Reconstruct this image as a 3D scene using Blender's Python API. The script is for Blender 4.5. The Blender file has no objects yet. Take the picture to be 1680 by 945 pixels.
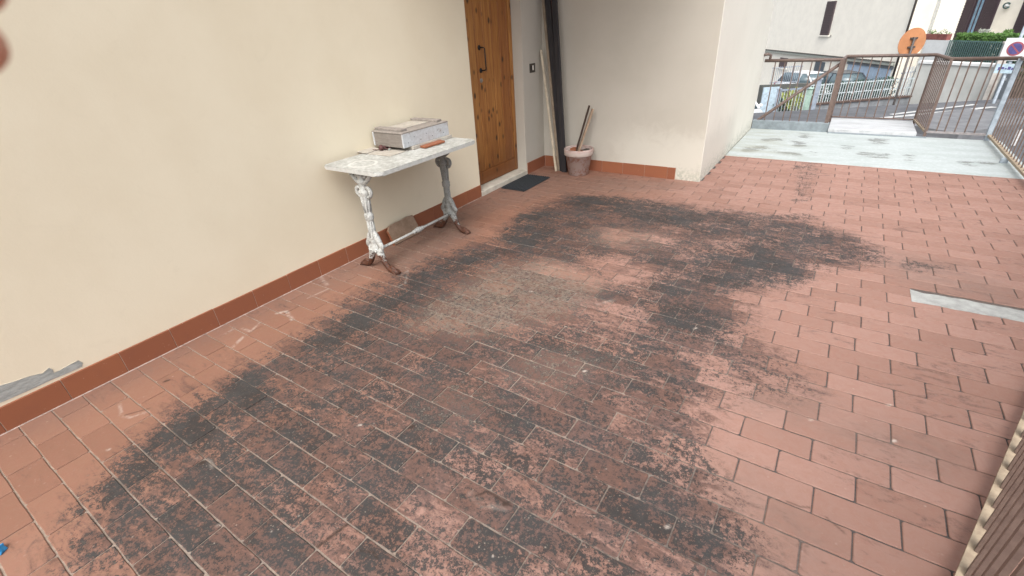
import bpy, bmesh, math, random
import numpy as np
from mathutils import Vector, Matrix, Quaternion
random.seed(7); rnd = random.random
D = bpy.data; scene = bpy.context.scene; COL = scene.collection
R = math.radians

# ------------------------------------------------------------------ camera
CAM = np.array([2.914, 0.0, 1.52]); FPX = 770.66
MR = np.array([[0.837, 0.545, -0.054], [-0.226, 0.433, 0.873], [-0.499, 0.718, -0.485]])   # right, up, forward
def _rot(a, b, c):
    f = np.array([math.sin(a)*math.cos(b), math.cos(a)*math.cos(b), -math.sin(b)])
    r = np.array([math.cos(a), -math.sin(a), 0.0]); u = np.cross(r, f)
    return np.array([r*math.cos(c)+u*math.sin(c), -r*math.sin(c)+u*math.cos(c), f])
MR = _rot(-0.60772, 0.506197, -0.061941)
cd = D.cameras.new('camera'); cam = D.objects.new('camera', cd); COL.objects.link(cam)
cd.sensor_width = 36.0; cd.lens = FPX/1680*36; cd.clip_start = 0.01; cd.clip_end = 2000
m4 = Matrix.Identity(4)
for i in range(3):
    m4[i][0] = MR[0][i]; m4[i][1] = MR[1][i]; m4[i][2] = -MR[2][i]; m4[i][3] = CAM[i]
cam.matrix_world = m4; scene.camera = cam
cd.dof.use_dof = True; cd.dof.focus_distance = 4.0; cd.dof.aperture_fstop = 9.0

# ------------------------------------------------------------------ sky, sun, exposure
SUN_EL, SUN_AZ = R(54), R(163)          # azimuth from +Y towards +X
w = D.worlds.new('World'); scene.world = w; w.use_nodes = True
nt = w.node_tree; bg = nt.nodes['Background']
sky = nt.nodes.new('ShaderNodeTexSky'); sky.sky_type = 'NISHITA'; sky.sun_disc = False
sky.sun_elevation = SUN_EL; sky.sun_rotation = SUN_AZ
sky.air_density = 1.0; sky.dust_density = 6.0; sky.ozone_density = 1.0
hs = nt.nodes.new('ShaderNodeHueSaturation'); hs.inputs['Saturation'].default_value = 0.35
nt.links.new(sky.outputs[0], hs.inputs['Color']); nt.links.new(hs.outputs[0], bg.inputs[0])
bg.inputs[1].default_value = 0.15
sl = D.lights.new('sun', 'SUN'); sl.energy = 0.8; sl.angle = R(55); sl.color = (1, .96, .9)
so = D.objects.new('sun', sl); COL.objects.link(so)
sd = Vector((math.sin(SUN_AZ)*math.cos(SUN_EL), math.cos(SUN_AZ)*math.cos(SUN_EL), math.sin(SUN_EL)))
so.rotation_euler = sd.to_track_quat('Z', 'Y').to_euler()
vs = scene.view_settings; vs.view_transform = 'Standard'; vs.look = 'None'; vs.exposure = 0.95; vs.gamma = 1.0

# ------------------------------------------------------------------ helpers: pixels of the photograph -> points in the place
def ray(px, py):
    return (px-840)/FPX*MR[0] - (py-472.5)/FPX*MR[1] + MR[2]
def at(px, py, d): return Vector(CAM + ray(px, py)*d)
def on_z(px, py, z=0.0):
    r = ray(px, py); return Vector(CAM + r*((z-CAM[2])/r[2]))
def on_y(px, py, y):
    r = ray(px, py); return Vector(CAM + r*((y-CAM[1])/r[1]))
def on_x(px, py, x):
    r = ray(px, py); return Vector(CAM + r*((x-CAM[0])/r[0]))

# ------------------------------------------------------------------ materials
def s2l(c): return tuple((x/12.92 if x <= .04045 else ((x+.055)/1.055)**2.4) for x in c)
class N:
    """tiny node builder"""
    def __init__(s, name, rough=.7, spec=.3, metal=0.0):
        s.m = D.materials.new(name); s.m.use_nodes = True; s.t = s.m.node_tree
        s.b = s.t.nodes['Principled BSDF']; s.b.inputs['Roughness'].default_value = rough
        s.b.inputs['Specular IOR Level'].default_value = spec; s.b.inputs['Metallic'].default_value = metal
    def n(s, typ, **kw):
        x = s.t.nodes.new(typ)
        for k, v in kw.items(): setattr(x, k, v)
        return x
    def put(s, sock, v):
        if isinstance(v, bpy.types.NodeSocket): s.t.links.new(v, sock)
        elif isinstance(v, tuple) and len(v) == 3 and sock.type == 'RGBA': sock.default_value = (*v, 1)
        else: sock.default_value = v
    def pos(s): return s.n('ShaderNodeNewGeometry').outputs['Position']
    def obj(s): return s.n('ShaderNodeTexCoord').outputs['Object']
    def rand(s):
        a = s.n('ShaderNodeObjectInfo').outputs['Random']; b = s.n('ShaderNodeNewGeometry').outputs['Random Per Island']
        return s.math('FRACT', s.math('ADD', a, b))
    def noise(s, vec, scale, det=4, rough=.6, dist=0):
        x = s.n('ShaderNodeTexNoise'); s.put(x.inputs['Vector'], vec); x.inputs['Scale'].default_value = scale
        x.inputs['Detail'].default_value = det; x.inputs['Roughness'].default_value = rough; x.inputs['Distortion'].default_value = dist
        return x.outputs['Fac']
    def voro(s, vec, scale, feat='F1'):
        x = s.n('ShaderNodeTexVoronoi', feature=feat); s.put(x.inputs['Vector'], vec); x.inputs['Scale'].default_value = scale
        return x
    def scale(s, vec, v):
        x = s.n('ShaderNodeVectorMath', operation='MULTIPLY'); s.put(x.inputs[0], vec); x.inputs[1].default_value = v; return x.outputs[0]
    def math(s, op, a, b=0.0, clamp=False):
        x = s.n('ShaderNodeMath', operation=op); x.use_clamp = clamp; s.put(x.inputs[0], a); s.put(x.inputs[1], b); return x.outputs[0]
    def ss(s, v, lo, hi, a=0.0, b=1.0):
        x = s.n('ShaderNodeMapRange', interpolation_type='SMOOTHSTEP'); s.put(x.inputs[0], v)
        for i, q in enumerate((lo, hi, a, b)): s.put(x.inputs[i+1], q)
        return x.outputs[0]
    def mix(s, f, a, b, mode='MIX'):
        x = s.n('ShaderNodeMix', data_type='RGBA', blend_type=mode); s.put(x.inputs[0], f); s.put(x.inputs[6], a); s.put(x.inputs[7], b); return x.outputs[2]
    def sep(s, v):
        x = s.n('ShaderNodeSeparateXYZ'); s.put(x.inputs[0], v); return x.outputs
    def col(s, c): s.put(s.b.inputs['Base Color'], c); return s
    def rough(s, r): s.put(s.b.inputs['Roughness'], r); return s
    def bump(s, h, strength=.3, dist=.01):
        x = s.n('ShaderNodeBump'); x.inputs['Strength'].default_value = strength; x.inputs['Distance'].default_value = dist
        s.put(x.inputs['Height'], h); s.t.links.new(x.outputs[0], s.b.inputs['Normal']); return s

def plain(name, c, rough=.6, spec=.3, metal=0.0, var=.18, sc=14.0, bump=0.0):
    """one colour with uneven tone"""
    q = N(name, rough, spec, metal); p = q.pos(); n = q.noise(p, sc, 6, .65)
    dk = tuple(x*(1-var) for x in c); lt = tuple(min(1, x*(1+var)) for x in c)
    q.col(q.mix(q.ss(n, .3, .7), dk, lt)); q.rough(q.ss(n, .2, .8, max(.05, rough-.12), min(1, rough+.12)))
    if bump: q.bump(n, bump, .004)
    return q.m

# ------------------------------------------------------------------ mesh helpers
class MB:
    def __init__(s): s.bm = bmesh.new()
    def quad(s, pts):
        return s.bm.faces.new([s.bm.verts.new(Vector(p)) for p in pts])
    def box(s, a, b, bev=0.0, seg=1, mat=None):
        a, b = Vector(a), Vector(b)
        v = [s.bm.verts.new((x, y, z)) for x in (a.x, b.x) for y in (a.y, b.y) for z in (a.z, b.z)]
        fs = [s.bm.faces.new([v[i] for i in q]) for q in ((0, 1, 3, 2), (4, 6, 7, 5), (0, 4, 5, 1), (2, 3, 7, 6), (0, 2, 6, 4), (1, 5, 7, 3))]
        vs_ = v
        if bev:
            es = list({e for f in fs for e in f.edges})
            r = bmesh.ops.bevel(s.bm, geom=es, offset=bev, segments=seg, affect='EDGES', profile=.5)
            vs_ = list({q for f in r['faces'] for q in f.verts} | {q for q in v if q.is_valid})
        if mat is not None: bmesh.ops.transform(s.bm, matrix=mat, verts=vs_)
        return s
    def beam(s, p, q, wx, wy, bev=0.0, up=(0, 0, 1)):
        """rectangular bar from p to q"""
        p, q = Vector(p), Vector(q); d = q-p; L = d.length; z = d.normalized()
        u = Vector(up)
        if abs(z.dot(u)) > .98: u = Vector((0, 1, 0))
        x = u.cross(z).normalized(); y = z.cross(x)
        M = Matrix((x, y, z)).transposed().to_4x4(); M.translation = p
        return s.box((-wx/2, -wy/2, 0), (wx/2, wy/2, L), bev, 1, M)
    def tube(s, path, rad, seg=8, caps=True):
        path = [Vector(p) for p in path]; n = len(path)
        rr = rad if isinstance(rad, (list, tuple)) else [rad]*n
        rings = []; prev = None
        for i, p in enumerate(path):
            t = (path[min(i+1, n-1)]-path[max(i-1, 0)]).normalized()
            if prev is None:
                a = Vector((0, 0, 1)) if abs(t.z) < .9 else Vector((1, 0, 0)); x = a.cross(t).normalized()
            else:
                x = (prev-t*prev.dot(t)).normalized()
            prev = x; y = t.cross(x)
            rings.append([s.bm.verts.new(p+(x*math.cos(k*2*math.pi/seg)+y*math.sin(k*2*math.pi/seg))*rr[i]) for k in range(seg)])
        for a, b in zip(rings, rings[1:]):
            for k in range(seg):
                f = s.bm.faces.new((a[k], a[(k+1) % seg], b[(k+1) % seg], b[k])); f.smooth = True
        if caps:
            s.bm.faces.new(rings[0][::-1]); s.bm.faces.new(rings[-1])
        return s
    def lathe(s, prof, c=(0, 0, 0), seg=24, sx=1, sy=1, close=True):
        c = Vector(c); rings = []
        for r, z in prof:
            rings.append([s.bm.verts.new(c+Vector((r*sx*math.cos(2*math.pi*k/seg), r*sy*math.sin(2*math.pi*k/seg), z))) for k in range(seg)])
        for a, b in zip(rings, rings[1:]):
            for k in range(seg):
                f = s.bm.faces.new((a[k], a[(k+1) % seg], b[(k+1) % seg], b[k])); f.smooth = True
        if close:
            s.bm.faces.new(rings[0][::-1]); s.bm.faces.new(rings[-1])
        return s
    def prism(s, poly, vec):
        """closed polygon (3-D points) pushed along vec"""
        a = [s.bm.verts.new(Vector(p)) for p in poly]; b = [s.bm.verts.new(Vector(p)+Vector(vec)) for p in poly]; n = len(a)
        s.bm.faces.new(a[::-1]); s.bm.faces.new(b)
        for i in range(n): s.bm.faces.new((a[i], a[(i+1) % n], b[(i+1) % n], b[i]))
        return s
    def ball(s, c, r, sub=2, jit=0.0, sc=(1, 1, 1)):
        q = bmesh.ops.create_icosphere(s.bm, subdivisions=sub, radius=1)
        for v in q['verts']:
            k = 1+(rnd()-.5)*2*jit
            v.co = Vector(c)+Vector((v.co.x*sc[0], v.co.y*sc[1], v.co.z*sc[2]))*r*k
        return s
    def leaves(s, n, fn, size, flat=.3):
        for _ in range(n):
            p = Vector(fn()); a = Vector((rnd()-.5, rnd()-.5, rnd()-.5)).normalized(); b = a.orthogonal().normalized()
            L = size*(.6+rnd()*.8); W = L*(.35+rnd()*.25)
            s.quad((p-a*L*.5, p+b*W*.5, p+a*L*.5, p-b*W*.5))
        return s
    def mesh(s, name, mat, smooth=False):
        bmesh.ops.recalc_face_normals(s.bm, faces=s.bm.faces[:])
        me = D.meshes.new(name); s.bm.to_mesh(me); s.bm.free()
        if smooth:
            for p in me.polygons: p.use_smooth = True
        for q in (mat if isinstance(mat, (list, tuple)) else [mat]): me.materials.append(q)
        return me
    def build(s, name, mat, parent=None, smooth=False, **kw):
        return link(s.mesh(name, mat, smooth), name, parent, **kw)
def link(me, name, parent=None, loc=None, label=None, cat=None, group=None, kind=None):
    o = D.objects.new(name, me); COL.objects.link(o)
    if loc is not None: o.location = loc
    if parent is not None:
        o.parent = parent
        if loc is None and parent.type == 'EMPTY': pass
        pm = world_of(parent); o.matrix_parent_inverse = pm.inverted()
    tag(o, label, cat, group, kind); return o
def world_of(o):
    m = o.matrix_basis.copy()
    if o.parent: m = world_of(o.parent) @ o.matrix_parent_inverse @ m
    return m
def tag(o, label=None, cat=None, group=None, kind=None):
    for k, v in (('label', label), ('category', cat), ('group', group), ('kind', kind)):
        if v: o[k] = v
    return o
def thing(name, loc, label, cat, group=None):
    o = D.objects.new(name, None); COL.objects.link(o); o.location = loc; o.empty_display_size = .1
    return tag(o, label, cat, group)

# ================================================================== TERRACE
PITCH, LEN = 0.1238, 0.2515
X0, Y0 = 0.0, -0.0838            # joint line k at y = Y0 + k*PITCH (drifting slightly with x)
YP = 6.27                        # front edge of the cement strip
def yl(k, x): return Y0+k*PITCH-.0064*x*max(0, 1-k/45.0)
RAILX, RAILC = 4.49, 4.30
def xr(y): return RAILX if y > RAILC else RAILX-(RAILC-y)*.325

# ---- stain maps, drawn from polygons seen on the floor, made in memory (no file)
GX0, GY0, GW, GH, GS = -0.2, -1.0, 5.2, 9.6, 0.02
nx, ny = int(GW/GS), int(GH/GS)
gx, gy = np.meshgrid(GX0+(np.arange(nx)+.5)*GS, GY0+(np.arange(ny)+.5)*GS)
def inpoly(P):
    ins = np.zeros(gx.shape, bool); n = len(P)
    for i in range(n):
        x1, y1 = P[i]; x2, y2 = P[(i+1) % n]
        if y1 == y2: continue
        c = ((y1 > gy) != (y2 > gy)) & (gx < (x2-x1)*(gy-y1)/(y2-y1)+x1); ins ^= c
    return ins
def blur(a, r):
    k = max(1, int(r/GS))
    for ax in (0, 1):
        for _ in range(2):
            p = np.pad(a, [(k, k) if i == ax else (0, 0) for i in (0, 1)], mode='edge')
            c = np.cumsum(p, axis=ax); z = np.zeros_like(np.take(c, [0], axis=ax)); c = np.concatenate([z, c], axis=ax)
            n = a.shape[ax]
            a = (np.take(c, range(2*k+1, 2*k+1+n), axis=ax)-np.take(c, range(0, n), axis=ax))/(2*k+1)
    return a
def fpoly(*pts): return [tuple(on_z(x, y)[:2]) for x, y in pts]
def lay(dst, dens, soft, *pts, mode='max'):
    m = blur(inpoly(fpoly(*pts)).astype(float), soft)*dens
    if mode == 'max': np.maximum(dst, m, out=dst)
    else: dst *= (1-m)
black = np.zeros(gx.shape); beige = np.zeros(gx.shape); grey = np.zeros(gx.shape); purple = np.zeros(gx.shape)
# whole weathered field
FIELD = ((90, 1000), (120, 860), (150, 800), (240, 715), (330, 648), (430, 588), (540, 518), (640, 448), (740, 415), (820, 385), (860, 350), (930, 320), (1150, 340), (1320, 360),
         (1440, 408), (1445, 436), (1330, 442), (1312, 472), (1180, 486), (1235, 520), (1210, 560), (1280, 598), (1355, 636), (1290, 645), (1130, 640), (1140, 690), (1140, 760), (1190, 820), (1225, 880), (1260, 1000))
lay(purple, .95, .12, *FIELD)
lay(black, .60, .13, *FIELD)
for dens, soft, pts in (
    (.93, .05, ((925, 322), (1000, 322), (1150, 345), (1168, 366), (1100, 372), (1020, 357), (950, 345))),
    (.93, .05, ((855, 350), (905, 345), (928, 382), (880, 410), (828, 407), (818, 386))),
    (.95, .06, ((1150, 396), (1260, 400), (1312, 438), (1335, 462), (1190, 476), (1118, 460), (1128, 430))),
    (.80, .06, ((1190, 366), (1300, 362), (1405, 398), (1444, 410), (1444, 434), (1330, 438), (1230, 402))),
    (.90, .05, ((1090, 490), (1200, 510), (1214, 560), (1150, 577), (1060, 550), (1070, 510))),
    (.74, .06, ((930, 560), (1060, 600), (1040, 655), (960, 600))),
    (1.0, .07, ((105, 870), (170, 785), (330, 650), (430, 600), (480, 640), (350, 730), (230, 810))),
    (.98, .06, ((430, 600), (560, 520), (700, 440), (800, 405), (830, 415), (700, 478), (560, 575))),
    (.62, .10, ((640, 590), (900, 560), (1000, 640), (900, 760), (640, 720), (560, 660))),
    (.66, .06, ((860, 840), (960, 870), (930, 945), (840, 945))), (.66, .06, ((690, 710), (800, 720), (900, 800), (780, 790))),
    (.70, .06, ((960, 750), (1050, 770), (1150, 800), (1120, 850), (1000, 800))),
    (.60, .05, ((1000, 690), (1100, 690), (1150, 720), (1080, 760))),
    (.62, .07, ((480, 640), (620, 620), (700, 680), (600, 700))), (.60, .08, ((900, 640), (1010, 640), (1100, 700), (960, 720))),
    (.56, .06, ((560, 800), (650, 790), (700, 860), (600, 870))),
    (.55, .05, ((1480, 425), (1570, 440), (1540, 450), (1470, 440))), (.5, .05, ((1250, 355), (1330, 350), (1345, 375), (1260, 370))),
    (.40, .05, ((1305, 265), (1345, 268), (1330, 330), (1300, 340))),
    ): lay(black, dens, soft, *pts)
for dens, soft, pts in ((.42, .07, ((1340, 676), (1420, 690), (1620, 752), (1560, 790), (1400, 740), (1330, 700))),
    (.5, .08, ((1440, 410), (1560, 430), (1680, 480), (1680, 520), (1500, 470), (1440, 440))),
    (.4, .07, ((1180, 640), (1350, 640), (1400, 700), (1240, 690))), (.5, .08, ((1140, 740), (1300, 820), (1380, 920), (1300, 1000), (1150, 880)))):
    lay(grey, dens, soft, *pts)
for pts in (((1215, 243), (1258, 239), (1263, 247), (1220, 251)), ((1258, 246), (1318, 251), (1318, 258), (1262, 250)), ((1298, 231), (1325, 233), (1320, 243), (1300, 240)), ((1310, 219), (1331, 221), (1328, 229), (1312, 226)),
    ((1331, 245), (1342, 247), (1340, 257), (1331, 255)), ((1408, 250), (1460, 253), (1458, 263), (1410, 257)), ((1485, 253), (1497, 255), (1499, 269), (1485, 265)), ((1570, 263), (1600, 267), (1602, 279), (1582, 277)),
    ((1600, 263), (1632, 267), (1630, 273), (1602, 271)), ((1378, 239), (1402, 240), (1398, 247), (1380, 245)), ((1418, 227), (1462, 229), (1458, 238), (1425, 236)), ((1240, 228), (1290, 226), (1280, 232), (1244, 233)), ((1530, 256), (1548, 257), (1546, 262), (1530, 261))):
    lay(black, .62, .05, *pts)
# clean islands inside the field
for dens, soft, pts in ((.85, .05, ((950, 425), (1030, 420), (1090, 450), (1000, 470))), (.8, .05, ((880, 430), (960, 440), (990, 470), (900, 460))),
    (.7, .05, ((985, 650), (1060, 640), (1080, 690), (1000, 690))), (.75, .04, ((665, 800), (760, 830), (770, 880), (680, 860))),
    (.6, .08, ((930, 500), (1060, 490), (1050, 560), (930, 540))), (.6, .06, ((1000, 370), (1120, 385), (1100, 405), (990, 390))),
    (.5, .06, ((1120, 410), (1200, 385), (1250, 395), (1150, 425))), (.5, .06, ((1090, 590), (1200, 570), (1260, 600), (1130, 640)))):
    lay(black, dens*.9, soft*1.5, *pts, mode='mul'); lay(purple, dens*.75, soft*1.5, *pts, mode='mul')
for dens, soft, pts in ((.95, .10, ((640, 540), (800, 440), (900, 420), (1010, 470), (940, 520), (800, 560))),
    (.6, .10, ((780, 600), (950, 560), (1050, 600), (900, 660))), (.6, .08, ((960, 370), (1100, 380), (1080, 420), (940, 400))),
    (.45, .1, ((640, 640), (800, 620), (860, 680), (700, 720))), (.6, .08, ((600, 400), (760, 340), (790, 370), (640, 450))),):
    lay(beige, dens, soft, *pts)
# dust along the house wall
lay(grey, .55, .08, (0, 715), (400, 514), (527, 451), (789, 323), (860, 282), (1104, 297), (1130, 310), (900, 325), (800, 350), (560, 470), (430, 520), (0, 740))
lay(grey, .6, .05, (590, 430), (750, 360), (790, 380), (660, 455))
# white paint marks / brown holes (second map)
white = np.zeros(gx.shape); hole = np.zeros(gx.shape)
GS2 = .006
m2x, m2y = int(4.4/GS2), int(4.2/GS2); wx, wy = np.meshgrid((np.arange(m2x)+.5)*GS2, -.3+(np.arange(m2y)+.5)*GS2)
white = np.zeros(wx.shape); hole = np.zeros(wx.shape)
def stroke(dst, width, val, *pts):
    P = [on_z(x, y) for x, y in pts]
    for a, b in zip(P, P[1:]):
        d = np.array([b.x-a.x, b.y-a.y]); L2 = (d**2).sum()+1e-9
        t = np.clip(((wx-a.x)*d[0]+(wy-a.y)*d[1])/L2, 0, 1); q = np.hypot(wx-a.x-t*d[0], wy-a.y-t*d[1])
        np.maximum(dst, np.clip(1.5-q/width, 0, 1)*val, out=dst)
stroke(white, .007, .40, (197, 664), (200, 684), (215, 686), (243, 676)); stroke(hole, .004, .6, (206, 682), (246, 671))
stroke(white, .010, .5, (380, 573), (400, 553), (392, 560)); stroke(white, .008, .5, (398, 540), (412, 545), (426, 530)); stroke(white, .012, .6, (455, 515), (470, 512), (480, 525))
stroke(white, .010, .4, (372, 548), (384, 540)); stroke(white, .014, .35, (527, 456), (537, 468)); stroke(white, .008, .28, (655, 455), (670, 444), (665, 466), (650, 472))
stroke(white, .006, .45, (505, 490), (540, 474)); stroke(white, .012, .22, (980, 500), (1010, 492))
for x, y in ((178, 740), (360, 864), (1095, 866), (1458, 666), (1466, 725), (590, 700), (1330, 690), (960, 610), (1140, 540), (870, 480), (960, 306), (1010, 317)): stroke(white, .006, .9, (x-2, y), (x+2, y-1))
for x, y in ((274, 626), (333, 760), (557, 672), (576, 682), (675, 702), (830, 828), (1142, 921), (1110, 690)): stroke(hole, .008, .85, (x-3, y+1), (x+3, y-1))
stroke(white, .008, .25, (325, 752), (345, 757), (350, 768)); stroke(hole, .006, .8, (520, 900), (575, 858)); stroke(hole, .004, .8, (780, 815), (800, 808), (840, 832))
stroke(white, .012, .18, (772, 812), (790, 830), (830, 835)); stroke(hole, .003, .7, (592, 905), (612, 907), (620, 917)); stroke(hole, .003, .6, (1290, 824), (1312, 833), (1330, 834)); stroke(hole, .003, .6, (1355, 850), (1385, 876))
for _ in range(900):      # small pale crumbs lying about
    i, j = random.randrange(2, m2y-2), random.randrange(2, m2x-2); white[i, j] = max(white[i, j], .2+.6*rnd()*rnd())
def img(name, W, H, chans):
    im = D.images.new(name, W, H, alpha=True, float_buffer=True, is_data=True)
    a = np.ones((H, W, 4), np.float32)
    for k, c in enumerate(chans): a[:, :, k] = c
    im.pixels.foreach_set(a.ravel()); im.update(); im.pack(); return im
IM1 = img('floor_dirt', nx, ny, (black, beige, grey, purple)); IM2 = img('floor_marks', m2x, m2y, (white, hole, hole*0))
def sample(q, p, im, off, size):
    u = q.n('ShaderNodeVectorMath', operation='SUBTRACT'); q.put(u.inputs[0], p); u.inputs[1].default_value = (*off, 0)
    v = q.scale(u.outputs[0], (1/size[0], 1/size[1], 0))
    t = q.n('ShaderNodeTexImage', interpolation='Linear', extension='EXTEND'); t.image = im; q.put(t.inputs[0], v)
    s = q.n('ShaderNodeSeparateColor'); q.put(s.inputs[0], t.outputs[0]); return s.outputs[0], s.outputs[1], s.outputs[2], t.outputs[1]

def tile_material():
    q = N('terracotta_tile', .75, .25); p = q.pos(); r = q.rand(); x, y, z = q.sep(p)
    r2 = q.math('FRACT', q.math('MULTIPLY', r, 7.31)); r3 = q.math('FRACT', q.math('MULTIPLY', r, 23.7))
    # a little warping so that soot edges wander
    wn = q.n('ShaderNodeTexNoise'); q.put(wn.inputs['Vector'], p); wn.inputs['Scale'].default_value = 7; wn.inputs['Detail'].default_value = 5
    wv = q.n('ShaderNodeVectorMath', operation='MULTIPLY_ADD'); q.put(wv.inputs[0], wn.outputs['Color']); wv.inputs[1].default_value = (.16, .16, 0); 
    ad = q.n('ShaderNodeVectorMath', operation='ADD'); q.put(ad.inputs[0], p); ad.inputs[1].default_value = (-.08, -.08, 0); q.put(wv.inputs[2], ad.outputs[0])
    bk, bg_, gr, pu = sample(q, wv.outputs[0], IM1, (GX0, GY0), (nx*GS, ny*GS))
    wh, ho, _, _ = sample(q, p, IM2, (0, -.3), (m2x*GS2, m2y*GS2))
    n1 = q.noise(p, 5, 8, .68); n2 = q.noise(p, 22, 8, .72, .6); n3 = q.noise(p, 95, 5, .8); n4 = q.noise(q.scale(p, (.6, 1.6, 1)), 13, 6, .7, 1.2); n5 = q.noise(q.scale(p, (.55, 2.6, 1)), 4.5, 7, .7, .5)
    # clean clay: orange by the house, pinker out in the open
    orange = q.mix(r, (.245, .130, .090), (.205, .106, .073)); pink = q.mix(r, (.312, .190, .156), (.250, .146, .116))
    side = q.ss(q.math('ADD', x, q.math('MULTIPLY', n1, .8)), 1.0, 2.6)
    base = q.mix(side, orange, pink)
    base = q.mix(q.math('MULTIPLY', q.ss(n2, .35, .75), .35), base, (.26, .118, .085))
    base = q.mix(q.math('MULTIPLY', q.ss(r2, .85, .98), q.math('MULTIPLY', pu, .25)), base, (.36, .18, .12))
    base = q.mix(q.math('MULTIPLY', q.ss(n3, .55, .8), .22), base, (.50, .33, .26))
    # grey film
    g = q.math('MULTIPLY', gr, q.ss(n4, .3, .65, .35, 1.0)); base = q.mix(g, base, (.165, .118, .100))
    # purple-brown weathering of the stained field; whole tiles differ
    wsum = q.math('ADD', pu, q.math('MULTIPLY', q.math('SUBTRACT', n4, .5), 2.6)); wsum = q.math('ADD', wsum, q.math('MULTIPLY', q.math('SUBTRACT', n3, .5), 1.2)); wsum = q.math('ADD', wsum, q.math('MULTIPLY', q.math('SUBTRACT', r3, .5), .6))
    wm = q.ss(wsum, .22, 1.0); base = q.mix(q.math('MULTIPLY', wm, .84), base, q.mix(q.ss(n1, .38, .62), (.098, .056, .045), (.078, .052, .048)))
    n6 = q.noise(p, 48, 7, .75, .4); base = q.mix(q.math('MULTIPLY', q.math('MULTIPLY', pu, q.ss(n6, .46, .60)), .40), base, (.050, .038, .036)); base = q.mix(q.math('MULTIPLY', q.math('MULTIPLY', pu, q.ss(q.noise(p, 34, 7, .75, .8), .54, .66)), .50), base, (.215, .105, .074))
    # soot and black lichen
    k = q.math('ADD', bk, q.math('MULTIPLY', q.math('SUBTRACT', n2, .5), 3.0)); k = q.math('ADD', k, q.math('MULTIPLY', q.math('SUBTRACT', n1, .5), 1.2))
    k = q.math('ADD', k, q.math('MULTIPLY', q.math('SUBTRACT', n3, .5), 4.2)); k = q.math('ADD', k, q.math('MULTIPLY', q.math('SUBTRACT', n5, .5), 1.3)); k = q.math('ADD', k, q.math('MULTIPLY', q.math('MULTIPLY', q.math('SUBTRACT', r2, .5), .5), pu)); k = q.math('ADD', k, q.math('MULTIPLY', q.math('SUBTRACT', n6, .5), 2.0))
    km = q.math('MULTIPLY', q.ss(k, .40, .80), q.ss(bk, .06, .3))
    base = q.mix(q.math('MULTIPLY', km, .90), base, q.mix(q.ss(n1, .35, .65), (.026, .027, .027), (.038, .041, .042)))
    # beige crust
    b = q.math('ADD', bg_, q.math('MULTIPLY', q.math('SUBTRACT', n2, .5), 2.6)); b = q.math('ADD', b, q.math('MULTIPLY', q.math('SUBTRACT', n3, .5), 4.0))
    base = q.mix(q.math('MULTIPLY', q.math('MULTIPLY', q.ss(b, .40, 1.10), .62), q.ss(n6, .42, .54)), base, (.27, .215, .17))
    # lichen specks in the field
    v = q.voro(p, 55).outputs['Distance']; sp = q.math('MULTIPLY', q.math('SUBTRACT', 1.0, q.ss(v, .10, .22)), q.ss(n2, .5, .62)); sp = q.math('MULTIPLY', sp, pu)
    base = q.mix(q.math('MULTIPLY', sp, .55), base, (.40, .32, .27))
    whm = q.math('MULTIPLY', wh, q.ss(n2, .40, .60)); base = q.mix(whm, base, (.48, .42, .37)); base = q.mix(ho, base, (.035, .022, .016))
    q.col(base); q.rough(q.ss(n2, .2, .8, .5, .85))
    h = q.math('ADD', q.math('MULTIPLY', n2, .6), q.math('MULTIPLY', n3, .4)); q.bump(h, .35, .003); return q.m
M_TILE = tile_material()

def grout_material():
    q = N('mortar', .9, .15); p = q.pos(); x, y, z = q.sep(p)
    bk, bg_, gr, pu = sample(q, p, IM1, (GX0, GY0), (nx*GS, ny*GS))
    n1 = q.noise(p, 9, 6, .7); n2 = q.noise(p, 60, 5, .7)
    pale = q.mix(q.ss(n2, .3, .7), (.25, .19, .15), (.34, .275, .225)); dark = q.mix(q.ss(n2, .3, .7), (.058, .051, .050), (.115, .098, .092))
    side = q.ss(q.math('ADD', q.math('ADD', x, q.math('MULTIPLY', y, -.10)), q.math('MULTIPLY', q.math('SUBTRACT', n1, .5), 2.0)), 1.9, 2.5)
    far = q.ss(q.math('ADD', y, q.math('MULTIPLY', n1, 1.5)), 2.6, 3.6)
    c = q.mix(q.math('MAXIMUM', side, q.math('MULTIPLY', far, q.ss(x, .5, .9))), pale, dark); c = q.mix(q.math('MULTIPLY', q.ss(q.math('ADD', bk, q.math('SUBTRACT', n2, .5)), .55, .9), .75), c, (.05, .045, .042))
    c = q.mix(q.math('MULTIPLY', gr, .5), c, (.27, .20, .165)); c = q.mix(q.math('MULTIPLY', pu, q.ss(n1, .35, .6, .3, .9)), c, q.mix(q.ss(n2, .35, .65), (.14, .115, .10), (.28, .235, .20))); q.col(c); q.bump(n2, .5, .004); return q.m
M_GROUT = grout_material()

floor_bm = MB()
XE = 5.3
floor_bm.box((-.14, -3.2, -.30), (XE, YP+.02, 0.0))
floor = floor_bm.build('terrace_floor', M_GROUT, kind='structure')

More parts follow.
